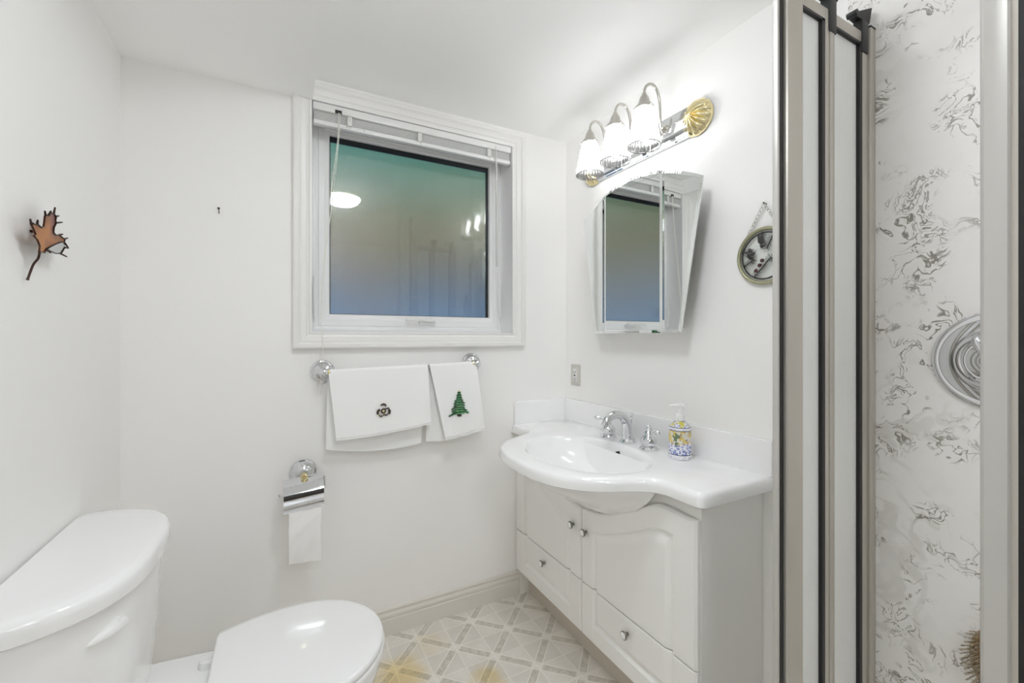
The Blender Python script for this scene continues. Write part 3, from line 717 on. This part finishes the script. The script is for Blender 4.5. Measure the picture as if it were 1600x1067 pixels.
# ------------------------------------------------------------------ basin top
YC, ZT, XS = 1.345, 0.865, 1.020
gd = [0, .06, .11, .15, .2, .24, .275, .305, .33, .352, .375, .40, .43]
gv = [1, .992, .972, .945, .885, .80, .69, .55, .38, .21, .085, .02, 0]
gx = np.linspace(0, 0.45, 181); gs = np.interp(gx, gd, gv); gs = np.convolve(np.pad(gs, 6, 'reflect' if False else 'edge'), np.ones(13)/13, 'valid')
bulge = lambda y: float(np.interp(abs(y-YC), gx, gs))
XF = 0.285
fx = lambda y: XS-XF*bulge(y)
CY0, CY1 = 0.800, D-0.002
top = thing('sink_counter', 'white one-piece sink top with bowed oval basin on the vanity cabinet', 'sink', (1.2, 1.36, 0.82))
ol = [Vector((R-0.002, CY0, 0)), Vector((1.2, CY0, 0))]
for k in range(7):
    t = PI/2*k/6; ol.append(Vector((XS+0.025-0.025*math.sin(t), CY0+0.025-0.025*math.cos(t), 0)))
for y in np.concatenate([np.linspace(CY0+0.04, YC-0.42, 8), np.linspace(YC-0.40, YC+0.40, 110), np.linspace(YC+0.42, CY1-0.03, 10)]): ol.append(Vector((fx(y), y, 0)))
for k in range(7):
    t = PI/2*k/6; ol.append(Vector((XS+0.025-0.025*math.cos(t), CY1-0.025+0.025*math.sin(t), 0)))
ol += [Vector((1.2, CY1, 0)), Vector((R-0.002, CY1, 0))]
def inset(poly, a):
    n = len(poly); out = []
    for i in range(n):
        t1 = (poly[i]-poly[i-1]).normalized(); t2 = (poly[(i+1) % n]-poly[i]).normalized()
        nn = Vector((-(t1+t2).y, (t1+t2).x, 0)).normalized()
        # inward = towards the counter's middle: polygon runs clockwise seen from above
        out.append(poly[i]-nn*(-a)) if False else out.append(poly[i]+nn*a*SGN)
    return out
area = sum(ol[i].x*ol[(i+1) % len(ol)].y-ol[(i+1) % len(ol)].x*ol[i].y for i in range(len(ol)))
SGN = 1 if area > 0 else -1
bm = B()
rings = []
for z, a in ((0.822, 0.03), (0.822, 0.006), (0.825, 0.001), (0.832, 0.0), (0.846, 0.0), (0.854, 0.002), (0.860, 0.006), (0.8635, 0.011), (0.865, 0.018)):
    rings.append([Vector((p.x, p.y, z)) for p in inset(ol, a)])
vr = loft(bm, rings)
BX, BRX, BRY, BYC = 1.018, 0.212, 0.292, 1.325
def bowl(s, z, n=96, shift=0.0): return [Vector((BX+shift+BRX*s*math.cos(2*PI*i/n), BYC+BRY*s*math.sin(2*PI*i/n), z)) for i in range(n)]
br = loft(bm, [bowl(1.0, 0.865), bowl(0.985, 0.8643), bowl(0.965, 0.862), bowl(0.945, 0.857), bowl(0.925, 0.849), bowl(0.90, 0.836), bowl(0.86, 0.815, shift=0.004), bowl(0.79, 0.789, shift=0.008), bowl(0.68, 0.765, shift=0.012), bowl(0.52, 0.747, shift=0.018), bowl(0.33, 0.736, shift=0.024), bowl(0.15, 0.731, shift=0.03), bowl(0.07, 0.729, shift=0.03)], False, True)
bm.edges.ensure_lookup_table()
def ring_edges(r): return [bm.edges.get((r[i], r[(i+1) % len(r)])) for i in range(len(r))]
bmesh.ops.triangle_fill(bm, edges=ring_edges(vr[-1])+ring_edges(br[0]), use_beauty=True)
obj('basin_top', bm, M_porc, top, angle=40)
# belly of the bowl hanging in front of the cabinet
bm = B(); pl = [Vector((fx(y)+0.0008, y, 0)) for y in np.linspace(YC-0.395, YC+0.395, 90)]
cxb = 1.10
pl += [Vector((1.16, y, 0)) for y in np.linspace(YC+0.33, YC-0.33, 30)]
rings = []
for k in range(17):
    ph = math.radians(88*k/16); s_ = 0.03+0.97*math.cos(ph)**1.1; z = 0.846-0.232*(1-s_)**0.80
    rings.append([Vector((cxb+(p.x-cxb)*s_, YC+(p.y-YC)*s_**0.62, z)) for p in pl])
loft(bm, rings, False, True); obj('basin_belly', bm, M_porc, top, angle=60)
bm = B(); box(bm, R-0.020, R-0.001, CY0+0.003, CY1, 0.864, 0.975, 0.003, 2); obj('backsplash', bm, M_porc, top)
bm = B(); box(bm, XS+0.018, R-0.020, D-0.020, D-0.001, 0.864, 0.975, 0.003, 2); obj('side_splash', bm, M_porc, top)
bm = B(); lathe(bm, [(0.0115, 0), (0.0115, 0.002)], (1.2065, 1.345, 0.829), (-1, 0, 0.55), 20); obj('overflow_hole', bm, M_dark, top)
bm = B(); lathe(bm, [(0.022, 0), (0.022, 0.002), (0.018, 0.004), (0.017, 0.007), (0.010, 0.009)], (BX+0.03, BYC, 0.7295), (0, 0, 1), 28); obj('drain_stopper', bm, M_chrome, top)

# ------------------------------------------------------------------ faucet
FY = 1.358
fa = thing('faucet', 'chrome widespread faucet with arched spout and two lever handles behind the basin', 'faucet', (1.268, FY, 0.865))
bm = B(); lathe(bm, [(0.031, 0), (0.032, 0.003), (0.029, 0.007), (0.024, 0.011), (0.0225, 0.014)], (1.270, FY, 0.865), (0, 0, 1), 36)
sp = catmull([(1.270, FY, 0.872), (1.270, FY, 0.900), (1.268, FY, 0.930), (1.258, FY, 0.957), (1.236, FY, 0.977), (1.208, FY, 0.984), (1.182, FY, 0.979), (1.160, FY, 0.964), (1.148, FY, 0.945)], 6)
rr = np.interp(np.linspace(0, 1, len(sp)), [0, 0.2, 0.45, 0.7, 0.9, 1.0], [0.0225, 0.0205, 0.018, 0.0165, 0.0155, 0.0145])
tube(bm, sp, list(rr), 24)
obj('spout', bm, M_chrome, fa)
bm = B(); tube(bm, [(1.294, FY+0.004, 0.872), (1.296, FY+0.004, 0.960)], 0.0028, 10); lathe(bm, [(0.003, 0), (0.006, 0.003), (0.0045, 0.008), (0.0075, 0.014), (0.006, 0.020), (0.002, 0.023)], (1.296, FY+0.004, 0.957), (0, 0, 1), 20); obj('lift_rod', bm, M_chrome, fa)
for hy, dirv in ((1.468, Vector((-0.62, 0.75, 0.10))), (1.232, Vector((-0.10, -0.98, -0.05)))):
    bm = B(); lathe(bm, [(r*1.10, h*1.06) for r, h in [(0.031, 0), (0.032, 0.003), (0.028, 0.008), (0.0235, 0.011), (0.0225, 0.012), (0.027, 0.018), (0.0285, 0.027), (0.0265, 0.037), (0.020, 0.046), (0.0145, 0.052), (0.013, 0.056), (0.0155, 0.059), (0.013, 0.063), (0.010, 0.068), (0.0105, 0.072), (0.012, 0.077), (0.008, 0.083), (0.004, 0.086), (0.0045, 0.089), (0.001, 0.092)]], (1.262, hy, 0.865), (0, 0, 1), 36)
    h_ = obj('handle', bm, M_chrome, fa)
    bm = B(); o_ = Vector((1.262, hy, 0.941)); dn = dirv.normalized()
    tube(bm, [o_+dn*t for t in (0.004, 0.016, 0.026, 0.036, 0.046, 0.054, 0.059, 0.061)], [0.006, 0.0048, 0.0055, 0.0085, 0.0100, 0.0092, 0.0055, 0.002], 16); obj('lever', bm, M_chrome, h_)

# ------------------------------------------------------------------ soap dispenser
sdx, sdy = 1.268, 1.088
so = thing('soap_dispenser', 'white ceramic soap bottle painted with lemons and blue flowers on the sink', 'soap dispenser', (sdx, sdy, 0.8652))
bm = B(); lathe(bm, [(0.030, 0), (0.0375, 0.001), (0.0395, 0.005), (0.0395, 0.014), (0.038, 0.017), (0.0378, 0.060), (0.038, 0.103), (0.0395, 0.105), (0.0395, 0.110), (0.037, 0.114), (0.032, 0.119), (0.024, 0.127), (0.018, 0.133), (0.0165, 0.137)], (0, 0, 0), (0, 0, 1), 48)
o = obj('bottle', bm, M_bottle); o.parent = so
bm = B(); lathe(bm, [(0.0165, 0.135), (0.0172, 0.137), (0.0172, 0.153), (0.0155, 0.156), (0.007, 0.157), (0.0058, 0.160), (0.0058, 0.182), (0.0062, 0.184)], (0, 0, 0), (0, 0, 1), 32)
pts = [Vector((0.006*math.cos(t), 0.006*math.sin(t), 0.19)) for t in (0, 1)]
tube(bm, [(0.014*0.78, -0.014*0.62, 0.1870), (0.0, 0.0, 0.1895), (-0.018, 0.014, 0.1890), (-0.030, 0.0235, 0.1868)], [0.0085, 0.0088, 0.0055, 0.0038], 14, flat=0.62)
lathe(bm, [(0.0062, 0.182), (0.0092, 0.184), (0.0096, 0.190), (0.0080, 0.194)], (0, 0, 0), (0, 0, 1), 28)
o = obj('pump', bm, M_plast); o.parent = so

# ------------------------------------------------------------------ outlet
ou = thing('wall_outlet', 'small ivory electrical outlet on the wall above the far corner of the sink', 'outlet', (R, 1.838, 1.10))
bm = B(); box(bm, R-0.006, R-0.0003, 1.800, 1.876, 1.048, 1.158, 0.003, 2); obj('cover_plate', bm, M_outlet, ou)
bm = B(); box(bm, R-0.0085, R-0.0055, 1.820, 1.856, 1.070, 1.136, 0.0015, 2); rc = obj('receptacle', bm, M_plast, ou)
bm = B()
for zc in (1.120, 1.084):
    for dy in (-0.007, 0.007): box(bm, R-0.0092, R-0.0080, 1.838+dy-0.0013, 1.838+dy+0.0013, zc-0.005, zc+0.005)
    lathe(bm, [(0.003, 0), (0.003, 0.0012)], (R-0.0080, 1.838, zc-0.010), (-1, 0, 0), 12)
obj('slot', bm, M_dark, rc)
bm = B(); box(bm, R-0.0105, R-0.0080, 1.830, 1.846, 1.098, 1.1035, 0.0006); obj('test_button', bm, M_black, rc)

# ------------------------------------------------------------------ mirror cabinet
MXF = 1.275
mi = thing('mirror_cabinet', 'arched wall mirror in three sections, wider at the top, above the sink', 'mirror', (R, 1.34, 1.317))
bm = B(); box(bm, MXF+0.012, R-0.0005, 1.150, 1.530, 1.335, 1.800, 0.002); obj('cabinet_body', bm, M_plast, mi)
def m_top(y): return 1.9575-0.85*(y-1.345)**2   # arched top edge
ZBM = 1.3165
def mirror_panel(y_in0, y_in1, y_o, tilt):
    """y_in0/y_in1: bottom y range; y_o: top outer y (None for the centre)"""
    poly = []
    if y_o is None:
        poly = [(y_in0, ZBM)]+[(y, m_top(y)) for y in np.linspace(y_in0, y_in1, 60)]+[(y_in1, ZBM)]
    elif y_o < y_in0:
        poly = [(y_in0, ZBM)]+[(y, m_top(y)) for y in np.linspace(y_o, y_in1, 40)]+[(y_in1, ZBM)]
    else:
        poly = [(y_in0, ZBM)]+[(y, m_top(y)) for y in np.linspace(y_in0, y_o, 40)]+[(y_in1, ZBM)]
    pv = [Vector((0, y, z)) for y, z in poly]
    n = len(pv); cen = sum(pv, Vector())/n
    hinge = y_in1 if tilt > 0 else y_in0
    def X(p): return MXF+abs(p.y-hinge)*math.tan(abs(tilt)) if tilt else MXF
    inner = {y_in1} if (y_o is not None and y_o < y_in0) else ({y_in0} if y_o is not None else {y_in0, y_in1})
    def ins(a):            # bevel: wide on the outer edges, a hairline on the joints between sections
        out = []
        for i in range(n):
            e1, e2 = (pv[i-1], pv[i]), (pv[i], pv[(i+1) % n]); nn = []
            for p_, q_ in (e1, e2):
                t = (q_-p_).normalized(); k = Vector((0, t.z, -t.y))
                if k.dot(cen-(p_+q_)/2) < 0: k = -k
                w_ = a*0.12 if abs(p_.y-q_.y) < 1e-6 and p_.y in inner else a
                nn.append((k, w_))
            (n1, w1), (n2, w2) = nn; det = n1.y*n2.z-n1.z*n2.y
            if abs(det) < 1e-4: out.append(pv[i]+n1*w1)
            else: out.append(pv[i]+Vector((0, (w1*n2.z-w2*n1.z)/det, (n1.y*w2-n2.y*w1)/det)))
        return out
    def ring(q, dx): return [(X(p)+dx, p.y, p.z) for p in q]
    bm = B(); q0, q1 = pv, ins(0.011)
    loft(bm, [ring(q0, 0.0075), ring(q0, 0.0030), ring(q1, 0.0)], True, True)
    return obj('mirror_panel', bm, M_mirror, mi, smooth=False)
mirror_panel(1.0955, 1.1779, 1.003, math.radians(2.5))
mirror_panel(1.1785, 1.5115, None, 0)
mirror_panel(1.5121, 1.5825, 1.684, -math.radians(5.6))

# ------------------------------------------------------------------ vanity light
LZ = 2.110
vl = thing('vanity_light', 'chrome wall light bar with brass scallop ends and three lit glass shades', 'wall light', (R, 1.38, LZ))
bm = B()
prof = [(0, -0.058), (0.012, -0.058), (0.014, -0.052), (0.020, -0.050), (0.022, -0.040), (0.030, -0.034), (0.040, -0.030), (0.040, 0.030), (0.030, 0.034), (0.022, 0.040), (0.020, 0.050), (0.014, 0.052), (0.012, 0.058), (0, 0.058)]
loft(bm, [[(R-d, y, LZ+z) for d, z in prof] for y in (1.085, 1.680)], True, True)
obj('back_plate', bm, M_chrome, vl, angle=20)
for y in (1.085, 1.680):
    bm = B(); rings = []
    n = 112
    for r, h, a in ((0.064, 0, 0.02), (0.066, 0.004, 0.035), (0.066, 0.010, 0.04), (0.060, 0.020, 0.05), (0.048, 0.034, 0.07), (0.032, 0.046, 0.09), (0.016, 0.053, 0.05), (0.004, 0.056, 0)):
        ring = []
        for i in range(n):
            t = 2*PI*i/n; rp = r*(1+a*(abs(math.cos(7*t))-0.6)); ring.append((R-0.0005-h*(0.82+0.18*abs(math.cos(7*t))), y+rp*math.sin(t), LZ+rp*math.cos(t)))
        rings.append(ring)
    loft(bm, rings, True, True); obj('scallop_end', bm, M_brass, vl, angle=60)
SHX = R-0.152
for y in (1.205, 1.365, 1.530):
    bm = B(); lathe(bm, [(0.017, 0), (0.017, 0.006), (0.013, 0.010), (0.010, 0.018), (0.0085, 0.022)], (R-0.040, y, LZ), (-1, 0, 0), 28)
    tube(bm, catmull([(R-0.050, y, LZ), (R-0.062, y, LZ+0.002), (R-0.067, y, LZ+0.02), (R-0.068, y, LZ+0.07), (R-0.074, y, LZ+0.115), (R-0.092, y, LZ+0.148), (R-0.115, y, LZ+0.156), (R-0.137, y, LZ+0.146), (R-0.149, y, LZ+0.128), (SHX, y, LZ+0.106)], 6), 0.0052, 12)
    am = obj('arm', bm, M_nickel, vl)
    bm = B(); lathe(bm, [(0.006, 0.112), (0.0085, 0.110), (0.0085, 0.105), (0.013, 0.100), (0.018, 0.090), (0.021, 0.078), (0.026, 0.068), (0.034, 0.060), (0.0365, 0.056), (0.0365, 0.050), (0.034, 0.049)], (SHX, y, LZ), (0, 0, 1), 36, True, False)
    for k in range(3):
        t = 2*PI*k/3+0.4; c_, s_ = math.cos(t), math.sin(t)
        tube(bm, [(SHX+0.034*c_, y+0.034*s_, LZ+0.053), (SHX+0.044*c_, y+0.044*s_, LZ+0.053)], [0.002, 0.0035], 8)
    obj('shade_holder', bm, M_nickel, am)
    bm = B(); n = 120; rings = []
    for r, z in ((0.030, 0.056), (0.033, 0.050), (0.036, 0.036), (0.042, 0.010), (0.049, -0.030), (0.055, -0.064), (0.059, -0.082), (0.0605, -0.090)):
        rings.append([(SHX+r*(1+0.045*math.cos(30*2*PI*i/n))*math.cos(2*PI*i/n), y+r*(1+0.045*math.cos(30*2*PI*i/n))*math.sin(2*PI*i/n), LZ+z) for i in range(n)])
    loft(bm, rings); tube(bm, [(SHX+0.0605*math.cos(2*PI*i/48), y+0.0605*math.sin(2*PI*i/48), LZ-0.090) for i in range(48)], 0.0022, 8, closed=True)
    obj('glass_shade', bm, M_shade, am, angle=80)
    bm = B(); lathe(bm, [(0.010, 0.040), (0.012, 0.030), (0.016, 0.006), (0.0235, -0.022), (0.025, -0.040), (0.021, -0.055), (0.012, -0.064), (0.003, -0.067)], (SHX, y, LZ), (0, 0, 1), 28); obj('bulb', bm, M_bulb, am)

# ------------------------------------------------------------------ ceiling lamp seen in window and mirror, plus two unseen fill domes added
for lx, ly, md, lab in ((0.40, 0.74, M_dome, 'round lit dome ceiling light over the middle of the room, reflected in the window'), (0.25, -0.62, M_fill_dome, 'added unseen fill light shaped as a dome just inside the doorway behind the viewer'), (0.10, -1.75, M_dome, 'added unseen fill light shaped as a dome in the hallway beyond the doorway')):
    ce = thing('ceiling_light', lab, 'ceiling light', (lx, ly, H))  # first lamp shows in reflections; doorway and hallway ones are added as fill
    bm = B(); lathe(bm, [(0.150, 0), (0.152, 0.006), (0.148, 0.018), (0.135, 0.024), (0.128, 0.024)], (lx, ly, H), (0, 0, -1), 48); obj('rim', bm, M_brass, ce)
    bm = B(); lathe(bm, [(0.128, 0.020), (0.126, 0.034), (0.110, 0.056), (0.080, 0.074), (0.042, 0.084), (0.006, 0.087)], (lx, ly, H), (0, 0, -1), 48); obj('dome', bm, md, ce)

# ------------------------------------------------------------------ round hanging ornament
pq = thing('round_ornament', 'round glass ornament with grey pine sprigs hanging by a chain beside the shower screen', 'ornament', (R, 0.835, 1.56))
OY, OZ, OR = 0.832, 1.5585, 0.086
ox = R-0.010
bm = B(); tube(bm, [(ox, OY+OR*math.cos(2*PI*i/64), OZ+OR*math.sin(2*PI*i/64)) for i in range(64)], 0.0062, 10, closed=True); obj('outer_ring', bm, M_ring, pq)
bm = B(); tube(bm, [(ox, OY+(OR-0.0125)*math.cos(2*PI*i/64), OZ+(OR-0.0125)*math.sin(2*PI*i/64)) for i in range(64)], 0.0026, 8, closed=True); obj('inner_ring', bm, M_pine, pq)
bm = B(); lathe(bm, [(OR-0.003, -0.0015), (OR-0.003, 0.0015)], (ox, OY, OZ), (1, 0, 0), 64); obj('glass_disc', bm, M_stained, pq)
rnd = random.Random(5)
def sprig(y0, z0, y1, z1, nn=26, ln=0.016):
    bm = B(); a = Vector((ox-0.004, y0, z0)); b = Vector((ox-0.004, y1, z1)); d = (b-a).normalized(); s = Vector((0, -d.z, d.y))
    tube(bm, [a, b], 0.0017, 6)
    for k in range(nn):
        p = a+(b-a)*(k/nn); sg = 1 if k % 2 else -1
        tube(bm, [p, p+(d*0.55+s*sg*rnd.uniform(0.6, 1.0)).normalized()*ln*rnd.uniform(0.7, 1.1)+Vector((-0.003, 0, 0))], [0.0009, 0.0004], 5)
    return obj('pine_sprig', bm, M_pine, pq)
sprig(OY+0.075, OZ+0.022, OY+0.028, OZ+0.012); sprig(OY+0.066, OZ-0.028, OY+0.030, OZ-0.008); sprig(OY+0.032, OZ-0.066, OY-0.02, OZ-0.012, 36); sprig(OY+0.006, OZ+0.076, OY+0.0, OZ+0.030, 24); sprig(OY-0.03, OZ+0.06, OY-0.01, OZ+0.02); sprig(OY-0.06, OZ-0.02, OY-0.02, OZ-0.01)
def petal(y, z, ang, ln, wd):
    bm = B(); d = Vector((0, math.cos(ang), math.sin(ang))); s = Vector((0, -d.z, d.y)); o_ = Vector((ox-0.006, y, z))
    rings = [[o_+d*(ln*t)+s*(wd*w_*q)+Vector((-0.003*(1-abs(q)), 0, 0)) for q in (-1, -0.5, 0, 0.5, 1)] for t, w_ in ((0, 0.3), (0.25, 0.85), (0.45, 1.0), (0.7, 0.7), (1.0, 0.05))]
    loft(bm, rings, closed=False); solid(bm, 0.0012); return obj('cast_leaf', bm, M_pine, pq)
for a in ((OY+0.052, OZ+0.004, 2.7, 0.022, 0.010), (OY+0.030, OZ+0.000, 0.2, 0.026, 0.010), (OY+0.040, OZ+0.014, 1.2, 0.018, 0.008), (OY+0.012, OZ+0.040, 2.0, 0.024, 0.010), (OY+0.002, OZ+0.046, 0.9, 0.026, 0.010), (OY+0.010, OZ+0.036, 3.6, 0.018, 0.009)): petal(*a)
for y, z in ((OY+0.022, OZ-0.046), (OY+0.010, OZ-0.030), (OY+0.002, OZ-0.016)):
    bm = B(); sphere(bm, (ox-0.009, y, z), 0.0062, u=14, v=10); obj('berry', bm, M_berry, pq)
hook = Vector((R-0.012, OY, 1.7215))
bm = B(); tube(bm, [(R, hook.y, hook.z+0.002), (R-0.016, hook.y, hook.z+0.004)], 0.0022, 8); obj('hook', bm, M_nail, pq)
for sg in (1, -1):
    bm = B(); a = hook; b = Vector((ox, OY+sg*OR*math.cos(0.86), OZ+OR*math.sin(0.86)+0.006)); n = 9
    for k in range(n):
        c_ = a+(b-a)*((k+0.5)/n); d = (b-a).normalized(); s = d.cross(Vector((1, 0, 0))).normalized() if k % 2 == 0 else (Vector((1, 0, 0))*0.8+d.cross(Vector((1, 0, 0)))*0.45).normalized()
        lk = (b-a).length/n*0.62
        tube(bm, [c_+d*(lk*math.cos(2*PI*i/14))+s*(lk*0.52*math.sin(2*PI*i/14)) for i in range(14)], 0.0009, 6, closed=True)
    obj('chain', bm, M_nickel, pq)

# ------------------------------------------------------------------ shower screen, post, valve, brush
SY = 0.555
ss = thing('shower_screen', 'folding shower screen of two fluted panels in satin metal frames', 'shower screen', (1.15, SY, 0))
ZS0, ZS1 = 0.10, 2.072
def bar_(name, x0, x1, m, par, y0=-0.009, y1=0.009, z0=ZS0, z1=ZS1, bev=0.002):
    bm = B(); box(bm, x0, x1, SY+y0, SY+y1, z0, z1, bev); return obj(name, bm, m, par)
bar_('edge_trim', 0.9400, 0.9480, M_aluw, ss, z1=2.30, y0=-0.006, y1=0.006)
bar_('edge_gasket', 0.9480, 0.9630, M_black, ss, z1=2.30, y0=-0.006, y1=0.010)
bm = B()
pr_ = [(0.9630, -0.010), (0.966, -0.013), (0.985, -0.014), (1.003, -0.018), (1.009, -0.020), (1.013, -0.018), (1.0165, -0.010), (1.0165, 0.010), (0.9630, 0.010)]
loft(bm, [[(x, SY+y, z) for x, y in pr_] for z in (ZS0, 2.12)], True, True); obj('wide_stile', bm, M_alu, ss, angle=20)
def panel(xa, xb, st_l, st_r):
    """glazed panel between xa..xb inside the stiles"""
    z0, z1 = ZS0, ZS1
    p = bar_('top_rail', xa, xb, M_alu, ss, z0=z1-0.028, z1=z1)
    bar_('bottom_rail', xa, xb, M_alu, ss, z0=z0, z1=z0+0.03)
    bm = B(); box(bm, xa, xb, SY+0.000, SY+0.004, z0+0.03, z1-0.033); obj('fluted_pane', bm, M_fluted, ss, smooth=False)
    bm = B(); box(bm, xa, xb, SY-0.0085, SY+0.0085, z1-0.0335, z1-0.028); box(bm, xb-0.0125, xb, SY-0.0085, SY+0.0085, z0+0.03, z1-0.028); obj('gasket', bm, M_black, ss, smooth=False)
panel(1.0165, 1.1235, 0, 0); bar_('stile', 1.1235, 1.1415, M_alu, ss)
bar_('stile', 1.1425, 1.1635, M_alu, ss, y0=-0.010)
panel(1.1635, 1.2975, 0, 0); bar_('stile', 1.2975, 1.3255, M_alu, ss)
bar_('wall_channel', 1.3275, R-0.0095, M_alu, ss, z0=0.0, z1=2.092, y0=-0.014, y1=0.014)
bm = B(); box(bm, 1.3275, R-0.0095, SY-0.014, SY+0.014, 2.092, 2.096); obj('channel_cap', bm, M_black, ss)
for x in (1.158, 1.312):
    bm = B(); box(bm, x-0.022, x+0.012, SY-0.012, SY+0.010, ZS1-0.052, ZS1+0.030, 0.004); loft(bm, [[(x-0.036, SY-0.004, ZS1+0.036), (x+0.014, SY-0.012, ZS1+0.028), (x+0.014, SY+0.010, ZS1+0.028), (x-0.036, SY+0.012, ZS1+0.036)], [(x-0.036, SY-0.004, ZS1+0.046), (x+0.022, SY-0.014, ZS1+0.070), (x+0.022, SY+0.010, ZS1+0.070), (x-0.036, SY+0.012, ZS1+0.046)]], True, True)
    tube(bm, [(x-0.042, SY-0.010, ZS1+0.040), (x-0.042, SY+0.012, ZS1+0.040)], 0.0075, 12)
    obj('pivot_bracket', bm, M_black, ss)
bm = B(); box(bm, 0.925, R-0.01, SY-0.02, SY+0.02, 0.0, 0.10, 0.006); obj('sill_block', bm, M_porc, ss)

po = thing('shower_post', 'pale metal shower post with black gasket at the far right edge, close to the camera', 'shower post', (0.93, 0.21, 0))
bm = B(); q = [(0.9300, 0.2420), (0.9275, 0.2405), (0.9255, 0.2370), (0.9270, 0.2320), (0.9280, 0.2240), (0.9265, 0.2165), (0.9260, 0.2135), (0.9300, 0.2115), (0.9500, 0.2115), (0.9500, 0.2420)]
loft(bm, [[(x, y, z) for x, y in q] for z in (0.0, H-0.001)], True, True); obj('jamb_profile', bm, M_aluw, po, angle=20)
bm = B(); box(bm, 0.9312, 0.9500, 0.2040, 0.2115, 0.0, H-0.001); obj('inner_channel', bm, M_alu, po, smooth=False)
bm = B(); box(bm, 0.9320, 0.9480, 0.1880, 0.2040, 0.0, H-0.001); obj('gasket', bm, M_black, po, smooth=False)

sv = thing('shower_valve', 'large round chrome shower valve with lever on the marbled shower wall', 'shower valve', (R, 0.327, 1.2485))
vc = (R-0.0092, 0.327, 1.2485)
bm = B(); lathe(bm, [(0.104, 0), (0.105, 0.003), (0.103, 0.007), (0.097, 0.009), (0.091, 0.008), (0.089, 0.011), (0.078, 0.016), (0.068, 0.018), (0.064, 0.015), (0.061, 0.016), (0.054, 0.021), (0.050, 0.019), (0.047, 0.020), (0.043, 0.027)], vc, (-1, 0, 0), 72); obj('escutcheon', bm, M_chrome, sv, angle=30)
bm = B(); lathe(bm, [(0.043, 0.024), (0.040, 0.030), (0.032, 0.033), (0.026, 0.036), (0.025, 0.046), (0.028, 0.050), (0.022, 0.056), (0.010, 0.059)], vc, (-1, 0, 0), 48); hb = obj('hub', bm, M_chrome, sv)
bm = B(); x_ = vc[0]-0.052
tube(bm, [(x_, vc[1], vc[2]), (x_-0.004, vc[1]+0.008, vc[2]+0.022), (x_-0.008, vc[1]+0.014, vc[2]+0.040), (x_-0.010, vc[1]+0.017, vc[2]+0.052)], [0.009, 0.008, 0.010, 0.004], 14)
tube(bm, [(x_, vc[1], vc[2]), (x_-0.004, vc[1]-0.016, vc[2]-0.018), (x_-0.010, vc[1]-0.045, vc[2]-0.046)], [0.009, 0.008, 0.010], 14)
sphere(bm, (x_-0.004, vc[1], vc[2]), 0.019, 0.6, 1, 1); obj('lever', bm, M_chrome, hb)

br_ = thing('bath_brush', 'tan bristle bath brush hanging low on the marbled shower wall', 'brush', (R-0.03, 0.335, 0.6))
bm = B(); sphere(bm, (R-0.022, 0.330, 0.606), 0.05, 0.22, 0.72, 1.35); tube(bm, [(R-0.020, 0.328, 0.66), (R-0.016, 0.322, 0.75), (R-0.014, 0.318, 0.86)], [0.012, 0.009, 0.007], 12); obj('wooden_back', bm, M_wood, br_)
bm = B(); rnd = random.Random(2)
for i in range(-7, 8):
    for j in range(-5, 6):
        yy, zz = j*0.0066, i*0.0088
        if (yy/0.036)**2+(zz/0.066)**2 > 1: continue
        p = Vector((R-0.028, 0.330+yy, 0.606+zz)); d = Vector((-1, yy*11, zz*6)).normalized()
        for k in range(3):
            q = p+Vector((0, rnd.uniform(-0.0016, 0.0016), rnd.uniform(-0.0016, 0.0016)))
            tube(bm, [q, q+d*0.026+Vector((0, rnd.uniform(-0.002, 0.002), rnd.uniform(-0.002, 0.002)))], 0.0007, 4)
o = obj('bristles', bm, M_bristle, br_, smooth=False); o['kind'] = 'stuff'
